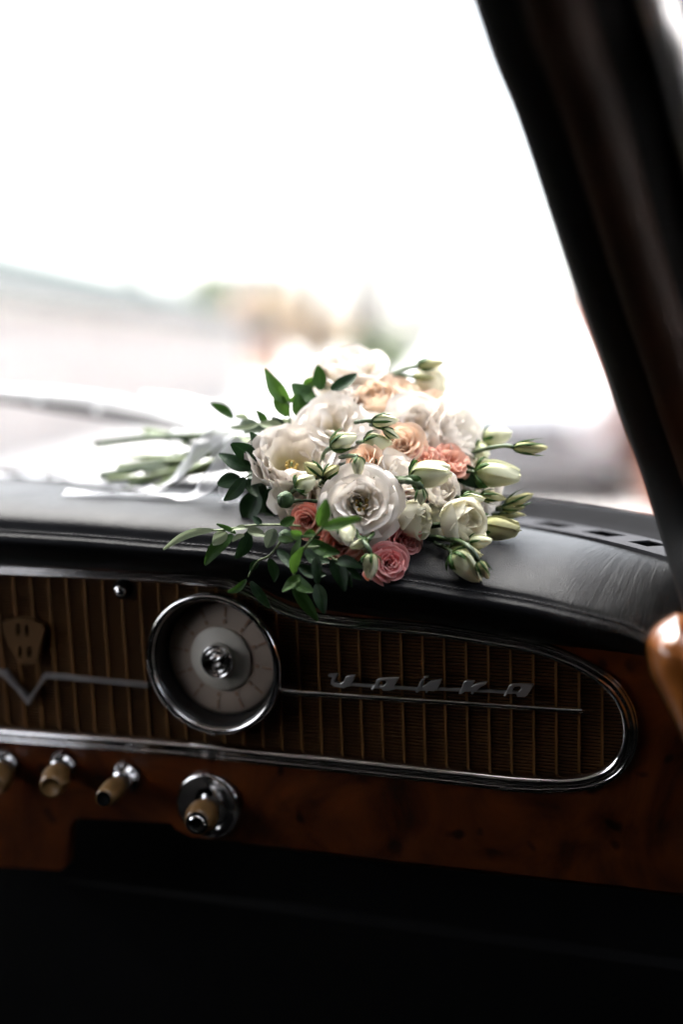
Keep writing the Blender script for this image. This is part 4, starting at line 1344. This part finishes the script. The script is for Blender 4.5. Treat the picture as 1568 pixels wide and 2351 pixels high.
F("peach_rose", 862, 1248, 1.135, 34, 'rose', (-.1, -.15, .9), 'pale_peach_petal', "small apricot rose below the large white flower", 26, lift=.45)
F("cream_rose", 985, 878, 1.30, 46, 'half', (.8, .25, .4), 'cream_petal', None, 27, lift=.6)
F("coral_rose", 975, 1062, 1.19, 46, 'rose', (.1, .55, .75), 'salmon_petal', None, 30)
F("coral_rose", 1028, 1068, 1.20, 44, 'side', (.45, .4, .6), 'salmon_petal', "coral rose under the ruffled white flower", 31)
F("coral_rose", 943, 1132, 1.18, 36, 'rose', (0, .1, 1), 'coral_petal', None, 32)
F("coral_rose", 707, 1196, 1.15, 42, 'rose', (-.35, -.05, .85), 'coral_petal', None, 33)
F("coral_rose", 783, 1250, 1.14, 56, 'rose', (-.1, .05, 1), 'coral_petal', None, 34)
F("pink_rose", 926, 1242, 1.14, 48, 'rose', (.45, .1, .85), 'pink_petal', None, 35)
F("pink_rose", 894, 1293, 1.12, 46, 'rose', (.12, .12, 1), 'pink_petal', "small pink rose hanging lowest over the lip", 36, lift=.45)
F("white_lisianthus", 840, 1010, 1.22, 50, 'side', (.2, .3, .8), 'white_petal', None, 37)

F("white_lisianthus", 900, 962, 1.255, 60, 'side', (.1, .5, .8), 'white_petal', None, 40)
F("white_lisianthus", 735, 1112, 1.195, 52, 'lisianthus', (-.2, .3, .9), 'white_petal', None, 41)
F("white_lisianthus", 1000, 1195, 1.185, 48, 'half', (.5, .2, .8), 'cream_petal', None, 42)
F("white_lisianthus", 1075, 1085, 1.225, 54, 'lisianthus', (.5, .1, .8), 'white_petal', None, 43)
F("coral_rose", 745, 1205, 1.18, 50, 'rose', (-.1, 0, 1), 'coral_petal', None, 44)
F("peach_rose", 960, 1040, 1.225, 48, 'rose', (.1, .3, .9), 'pale_peach_petal', None, 45)
F("pink_rose", 870, 1215, 1.165, 44, 'rose', (.1, 0, 1), 'pink_petal', None, 46)
F("white_lisianthus", 715, 1010, 1.235, 56, 'side', (-.5, .4, .7), 'white_petal', None, 47)

# --- buds
bud(762, 1026, 816, 1000, 1.145, 42, 'bud_petal', [(745, 1040, 1.16), (735, 1075, 1.2)], .12, seed=1)
bud(855, 968, 912, 965, 1.165, 32, 'bud_petal', [(840, 966, 1.165), (815, 970, 1.18)], .05, sep=1.1, seed=2)
bud(882, 985, 916, 1006, 1.165, 22, 'bud_petal', [(868, 978, 1.17), (850, 975, 1.18)], 0, sep=1.3, seed=3)
bud(838, 1015, 898, 1016, 1.17, 44, 'bud_petal', [(820, 1016, 1.19)], .1, sep=.7, seed=4)
bud(737, 1094, 700, 1064, 1.135, 32, 'olive_bud_petal', [(750, 1105, 1.15)], .1, sep=1.2, seed=5)
bud(745, 1100, 776, 1070, 1.14, 32, 'olive_bud_petal', [(735, 1112, 1.15)], .1, sep=1.2, seed=6)
bud(682, 1120, 722, 1098, 1.13, 46, 'bud_petal', [(670, 1130, 1.16)], .22, sep=.5, seed=7)
bud(822, 1050, 822, 1092, 1.125, 30, 'bud_petal', [(812, 1046, 1.13), (780, 1050, 1.15)], .1, sep=.6, seed=8)
bud(755, 1120, 738, 1090, 1.15, 30, 'bud_petal', None, .1, seed=9)
bud(793, 1208, 805, 1244, 1.09, 40, 'bud_petal', [(790, 1200, 1.11), (800, 1190, 1.14)], .15, sep=.5, d1=1.07, seed=10)
bud(845, 1240, 804, 1258, 1.10, 22, 'bud_petal', [(852, 1232, 1.11), (862, 1215, 1.14)], .1, sep=.8, seed=11)
bud(852, 1272, 850, 1328, 1.09, 36, 'bud_petal', [(846, 1258, 1.09), (832, 1240, 1.1), (815, 1225, 1.13)], .1, sep=.6, seed=12)
bud(945, 1092, 1032, 1082, 1.125, 64, 'bud_petal', [(925, 1098, 1.14), (895, 1095, 1.17)], .5, sep=.35, label="plump pale green bud opening at its tip, in the middle", seed=13)
bud(966, 1122, 968, 1158, 1.115, 26, 'bud_petal', [(962, 1112, 1.115), (942, 1105, 1.12), (915, 1104, 1.14)], .12, sep=1.15, seed=14, stemr=.0028)
bud(1095, 1085, 1192, 1092, 1.19, 62, 'bud_petal', [(1070, 1082, 1.2)], .3, sep=.4, seed=15, label="large pale green bud at the right edge of the bouquet")
bud(1112, 1008, 1172, 994, 1.24, 44, 'bud_petal', [(1100, 1018, 1.25)], .2, sep=.5, seed=16)
bud(1090, 1040, 1120, 1048, 1.23, 60, 'bud_petal', None, .2, sep=.3, seed=116)
bud(1180, 1028, 1254, 1029, 1.185, 30, 'olive_bud_petal', [(1160, 1024, 1.19), (1120, 1030, 1.2), (1085, 1040, 1.22)], .05, sep=1.3, seed=17, label="slim bud on a long stem reaching farthest right")
bud(960, 842, 1018, 831, 1.275, 26, 'olive_bud_petal', [(935, 848, 1.275), (905, 862, 1.28)], 0, sep=.9, seed=18)
bud(950, 866, 998, 868, 1.27, 16, 'olive_bud_petal', [(925, 862, 1.275), (905, 862, 1.28)], 0, sep=1.3, seed=19)
bud(1105, 1138, 1160, 1144, 1.18, 28, 'olive_bud_petal', [(1085, 1132, 1.19), (1060, 1128, 1.2)], 0, sep=1.0, seed=20)
bud(1062, 1145, 1112, 1146, 1.15, 28, 'bud_petal', [(1045, 1140, 1.17)], .1, sep=.7, seed=21)
bud(1160, 1160, 1222, 1135, 1.19, 28, 'olive_bud_petal', [(1140, 1168, 1.2)], 0, sep=1.2, seed=22)
bud(1155, 1168, 1204, 1164, 1.19, 22, 'olive_bud_petal', [(1140, 1170, 1.2)], 0, sep=1.0, seed=23)
bud(1145, 1182, 1204, 1182, 1.20, 18, 'olive_bud_petal', [(1130, 1180, 1.21)], 0, sep=1.0, seed=24)
bud(1100, 1210, 1192, 1214, 1.175, 54, 'olive_bud_petal', [(1080, 1205, 1.19)], .3, sep=.4, seed=25, label="large shaded olive bud resting on the leather at the right")
bud(1075, 1248, 1128, 1240, 1.125, 34, 'bud_petal', [(1055, 1250, 1.15)], .05, sep=.7, seed=26)
bud(1055, 1245, 1085, 1248, 1.13, 26, 'olive_bud_petal', [(1040, 1245, 1.15)], .05, sep=.9, seed=27)
bud(1040, 1272, 1102, 1332, 1.105, 58, 'bud_petal', [(1025, 1258, 1.13), (990, 1245, 1.17)], .2, sep=.5, seed=28, label="drooping pale green bud lying lowest at the right")
bud(1098, 1290, 1120, 1328, 1.095, 28, 'olive_bud_petal', [(1090, 1275, 1.095), (1072, 1252, 1.1), (1040, 1240, 1.12), (980, 1232, 1.15)], .02, sep=1.25, seed=29, stemr=.0022)
bud(1035, 1258, 1105, 1275, 1.12, 46, 'olive_bud_petal', [(1015, 1250, 1.14)], .1, sep=.5, seed=30)
ball(655, 1147, 1.125, 40)
ball(655, 1232, 1.12, 34)

# --- leaves
sprig("upright bright green sprig at the top left of the flowers", [[(668, 990), (665, 955), (664, 920)], [(690, 985), (690, 940)]], [
    (662, 924, 607, 847, 34, 'bright_leaf'), (660, 957, 634, 898, 28, 'bright_leaf'), (720, 916, 670, 881, 40, 'green_leaf'), (688, 957, 684, 905, 30, 'green_leaf', -.01),
    (706, 950, 704, 890, 46, 'dark_leaf', .01), (698, 892, 727, 866, 24, 'bright_leaf', .02), (735, 896, 730, 838, 27, 'green_leaf'), (760, 894, 819, 859, 25, 'dark_leaf', -.03),
    (668, 925, 678, 905, 14, 'bright_leaf'), (640, 992, 625, 957, 28, 'dark_leaf'), (688, 972, 705, 944, 12, 'bright_leaf', -.02), (715, 960, 722, 905, 30, 'dark_leaf', .02)], 1.235)
sprig("silvery leaves lying over the ribbon", [[(700, 1005), (640, 985), (595, 972), (530, 981)]], [
    (597, 972, 664, 1002, 22, 'pale_leaf', -.01), (551, 972, 600, 986, 30, 'grey_leaf'), (640, 996, 608, 996, 11, 'bright_leaf', -.01), (668, 968, 640, 965, 13, 'pale_leaf'), (596, 972, 529, 982, 9, 'pale_leaf', -.01),
    (640, 985, 560, 995, 16, 'grey_leaf'), (612, 974, 588, 942, 17, 'green_leaf'), (535, 959, 482, 926, 20, 'green_leaf', .02), (570, 962, 540, 955, 10, 'pale_leaf'), (702, 1003, 680, 1006, 7, 'bright_leaf', -.03)], 1.24)
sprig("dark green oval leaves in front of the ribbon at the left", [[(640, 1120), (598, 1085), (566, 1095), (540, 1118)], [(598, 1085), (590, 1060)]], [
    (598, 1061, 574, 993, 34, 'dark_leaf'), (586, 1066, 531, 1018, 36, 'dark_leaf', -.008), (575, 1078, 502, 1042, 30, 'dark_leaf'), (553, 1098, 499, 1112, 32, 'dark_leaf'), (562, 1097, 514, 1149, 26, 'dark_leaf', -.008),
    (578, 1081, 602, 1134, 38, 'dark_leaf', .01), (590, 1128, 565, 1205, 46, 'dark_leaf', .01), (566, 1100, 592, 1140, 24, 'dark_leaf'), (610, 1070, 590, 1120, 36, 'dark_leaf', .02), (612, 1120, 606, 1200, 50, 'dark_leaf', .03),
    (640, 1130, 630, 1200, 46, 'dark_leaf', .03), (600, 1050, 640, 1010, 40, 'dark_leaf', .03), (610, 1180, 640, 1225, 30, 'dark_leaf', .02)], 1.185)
def front_depth(x, y):
    return (on_panel(x, y, .062) - EYE).dot(CF)
sprig("pale olive sprig stretching left over the lip", [[(690, 1208, .01), (640, 1205), (570, 1207), (520, 1216), (488, 1218)]], [
    (492, 1217, 375, 1262, 15, 'pale_leaf'), (541, 1225, 497, 1203, 9, 'green_leaf'), (520, 1222, 488, 1250, 24, 'pale_leaf'), (571, 1211, 530, 1220, 11, 'pale_leaf'), (568, 1215, 608, 1230, 18, 'pale_leaf'),
    (560, 1228, 533, 1243, 9, 'pale_leaf'), (535, 1228, 470, 1297, 27, 'green_leaf', .01), (572, 1220, 541, 1282, 26, 'dark_leaf', .01), (633, 1216, 612, 1257, 27, 'grey_leaf'), (677, 1190, 643, 1203, 20, 'green_leaf'),
    (600, 1205, 580, 1185, 14, 'dark_leaf')], front_depth, 'pale_stem')
sprig("green sprig hanging down over the chrome trim", [[(745, 1205, -.01), (722, 1232, -.01), (700, 1257, -.01), (680, 1290, -.01), (674, 1325, -.01), (676, 1345, -.01)], [(700, 1257, -.01), (735, 1255)]], [
    (735, 1209, 748, 1146, 27, 'bright_leaf', -.025), (741, 1212, 829, 1190, 23, 'bright_leaf', -.03), (638, 1236, 674, 1242, 13, 'bright_leaf', -.015), (692, 1230, 667, 1219, 19, 'bright_leaf', -.01), (676, 1297, 691, 1236, 19, 'bright_leaf', -.01),
    (674, 1316, 695, 1256, 20, 'bright_leaf', -.012), (708, 1240, 780, 1270, 27, 'green_leaf'), (724, 1224, 696, 1230, 15, 'bright_leaf', -.01), (690, 1322, 648, 1358, 23, 'bright_leaf', -.01), (677, 1326, 719, 1358, 25, 'green_leaf', -.01),
    (672, 1347, 730, 1425, 25, 'green_leaf', -.005), (727, 1341, 745, 1409, 27, 'dark_leaf'), (726, 1278, 729, 1343, 21, 'dark_leaf'), (685, 1299, 748, 1320, 24, 'dark_leaf'), (756, 1274, 742, 1280, 8, 'bright_leaf', -.01)], front_depth, 'bright_leaf' if False else 'pale_stem')
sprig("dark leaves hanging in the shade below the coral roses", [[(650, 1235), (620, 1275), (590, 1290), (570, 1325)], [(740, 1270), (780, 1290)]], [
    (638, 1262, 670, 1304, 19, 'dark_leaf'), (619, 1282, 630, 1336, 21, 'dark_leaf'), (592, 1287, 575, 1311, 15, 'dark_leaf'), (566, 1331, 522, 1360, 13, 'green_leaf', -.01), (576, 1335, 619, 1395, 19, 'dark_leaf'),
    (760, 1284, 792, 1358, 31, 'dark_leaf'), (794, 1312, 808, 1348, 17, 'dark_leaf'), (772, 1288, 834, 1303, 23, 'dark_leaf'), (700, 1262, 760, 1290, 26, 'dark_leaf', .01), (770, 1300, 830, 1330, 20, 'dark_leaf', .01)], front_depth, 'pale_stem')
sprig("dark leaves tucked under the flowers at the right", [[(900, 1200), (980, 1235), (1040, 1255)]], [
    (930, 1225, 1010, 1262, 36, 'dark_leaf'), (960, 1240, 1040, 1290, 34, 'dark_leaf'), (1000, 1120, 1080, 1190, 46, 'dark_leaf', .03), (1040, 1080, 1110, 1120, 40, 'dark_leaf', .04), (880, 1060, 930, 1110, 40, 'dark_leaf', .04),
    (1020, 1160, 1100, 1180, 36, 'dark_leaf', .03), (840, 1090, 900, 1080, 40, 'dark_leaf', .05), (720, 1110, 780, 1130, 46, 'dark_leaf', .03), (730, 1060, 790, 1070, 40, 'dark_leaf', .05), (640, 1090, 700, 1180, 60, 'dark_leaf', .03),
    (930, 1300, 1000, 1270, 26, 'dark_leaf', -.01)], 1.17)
# two pale petals fallen open under the coral roses
pf = empty("loose_petal", at(800, 1300, 1.1), bq)
for (px, py, d_, r_, fc) in ((815, 1300, 1.13, 34, (.1, .3, .7)), (845, 1335, 1.11, 24, (.5, .1, .8))):
    fr = frame(camdir(*fc), 1.2)
    petal(pf, at(px, py, d_), fr, r_ / 1568 * .4809 * d_, [(.05, 0), (.5, -.1), (.9, .1), (1.2, .3)], R(45), 3.6, 'coral_petal', lr=rng)

# --- stems beyond the ribbon
lr = random.Random(5)
for (x1_, y1_, dd1, mat, rr_) in ((220, 1021, 1.42, 'stem', .0036), (335, 992, 1.46, 'pale_stem', .0036), (290, 1048, 1.43, 'pale_stem', .003), (232, 1092, 1.40, 'stem', .0042), (248, 1100, 1.39, 'pale_stem', .003), (270, 1070, 1.41, 'pale_stem', .003),
                        (262, 1133, 1.38, 'stem', .0030), (300, 1108, 1.38, 'pale_stem', .004), (350, 1000, 1.44, 'stem', .003), (380, 1060, 1.36, 'pale_stem', .0036), (330, 1082, 1.37, 'stem', .003), (360, 1120, 1.36, 'pale_stem', .0034)):
    b2 = BIND + Vector((lr.uniform(-.01, .01), lr.uniform(-.015, .015), lr.uniform(-.014, .014)))
    p1 = at(x1_, y1_, dd1)
    far = at(700 + lr.uniform(-30, 30), 1040 + lr.uniform(-40, 60), 1.24)
    tube("stem", even(catmull([tuple(q) for q in (p1, p1.lerp(b2, .5) + Vector((0, 0, lr.uniform(-.006, .006))), b2, far)], 8), 18), rr_, M[mat], bq, 8)

# --- ribbon
pad_pts = [v for r_ in pad_top[::2] for v in r_]
def ribbon(pts, w, twist, name="ribbon"):
    C_ = even(catmull([tuple(at(*p)) for p in pts], 10), 48)
    flat = []
    for p in C_:                                   # where it reaches the pad it lies on the leather
        q = min(pad_pts, key=lambda v: (v.x - p.x) ** 2 + (v.y - p.y) ** 2)
        gap = p.z - (q.z + .004)
        flat.append(max(0.0, min(1.0, 1 - gap / .02)))
        if gap < 0: p.z = q.z + .004
    rows, uvs = [], []
    for i, p in enumerate(C_):
        t_ = (C_[min(i + 1, 47)] - C_[max(i - 1, 0)]).normalized()
        f = i / 47
        a = interp([k / (len(twist) - 1) for k in range(len(twist))], twist, f)
        a += (80 - a) * flat[i]
        up = (CU - t_ * CU.dot(t_)).normalized(); to = t_.cross(up)
        sd_ = up * math.cos(R(a)) + to * math.sin(R(a))
        nn_ = up * -math.sin(R(a)) + to * math.cos(R(a))
        row = []
        for j in range(7):
            u = -1 + j / 3
            row.append(p + sd_ * (u * w / 2) + nn_ * (.0018 * math.cos(u * 1.5 + f * 7) + .0012 * math.sin(f * 23 + u)))
            uvs.append((j / 6, f))
        rows.append(row)
    return loft(name, rows, M['ribbon'], bq, uvs=uvs)
ribbon([(610, 985, 1.28), (540, 975, 1.27), (480, 1010, 1.27), (430, 1065, 1.28), (380, 1110, 1.30), (330, 1140, 1.33)], .016, [60, 40, 15, 10, 30, 60])
ribbon([(560, 1010, 1.27), (510, 1060, 1.26), (470, 1115, 1.25), (420, 1142, 1.255), (320, 1152, 1.27), (220, 1160, 1.28), (147, 1172, 1.285)], .015, [30, 10, 0, 55, 62, 66, 60])
ribbon([(430, 1085, 1.35), (370, 1108, 1.36), (300, 1115, 1.38), (230, 1098, 1.41), (170, 1108, 1.43), (110, 1124, 1.45), (20, 1122, 1.5), (-80, 1126, 1.5)], .020, [20, 30, 45, 50, 62, 66, 66, 66])
ribbon([(560, 1040, 1.27), (540, 1080, 1.245), (520, 1130, 1.235), (515, 1160, 1.235), (560, 1150, 1.24), (590, 1100, 1.25)], .015, [80, 40, 20, 10, 20, 40])
ribbon([(420, 985, 1.42), (405, 1000, 1.39), (400, 1030, 1.37), (412, 1060, 1.37)], .012, [85, 85, 80, 70])
# wrapped band
rows, uvs = [], []
ax = (at(700, 1045, 1.24) - at(380, 1060, 1.40)).normalized()
s_ = ax.cross(Zu).normalized(); t2 = s_.cross(ax)
for k in range(8):
    f = k / 7
    cc = BIND + ax * (-.016 + .032 * f)
    rr_ = .018 + .002 * math.sin(f * 9)
    rows.append([cc + s_ * (rr_ * 1.1 * math.cos(a)) + t2 * (rr_ * math.sin(a)) for a in [2 * math.pi * q / 28 for q in range(28)]])
    uvs += [(f, q / 28) for q in range(28)]
loft("ribbon_wrap", rows, M['ribbon'], bq, wrap=True, uvs=uvs)

# pale misty air over the whole place
hz = abox("haze", -300, 300, -30, 320, -1.0, 17.5, None)
hz.data.materials.clear()
hm = bpy.data.materials.new("pale_mist"); hm.use_nodes = True
hn = hm.node_tree; hn.nodes.remove(hn.nodes["Principled BSDF"])
pvn = hn.nodes.new("ShaderNodeVolumePrincipled")
pvn.inputs['Color'].default_value = (.95, .95, .95, 1)
pvn.inputs['Density'].default_value = 0.009
hn.links.new(pvn.outputs[0], hn.nodes["Material Output"].inputs['Volume'])
hz.data.materials.append(hm)
tag(hz, "pale misty air over the street outside", "haze", kind='stuff')

for o in list(scene.objects):
    if "_w" in o: del o["_w"]
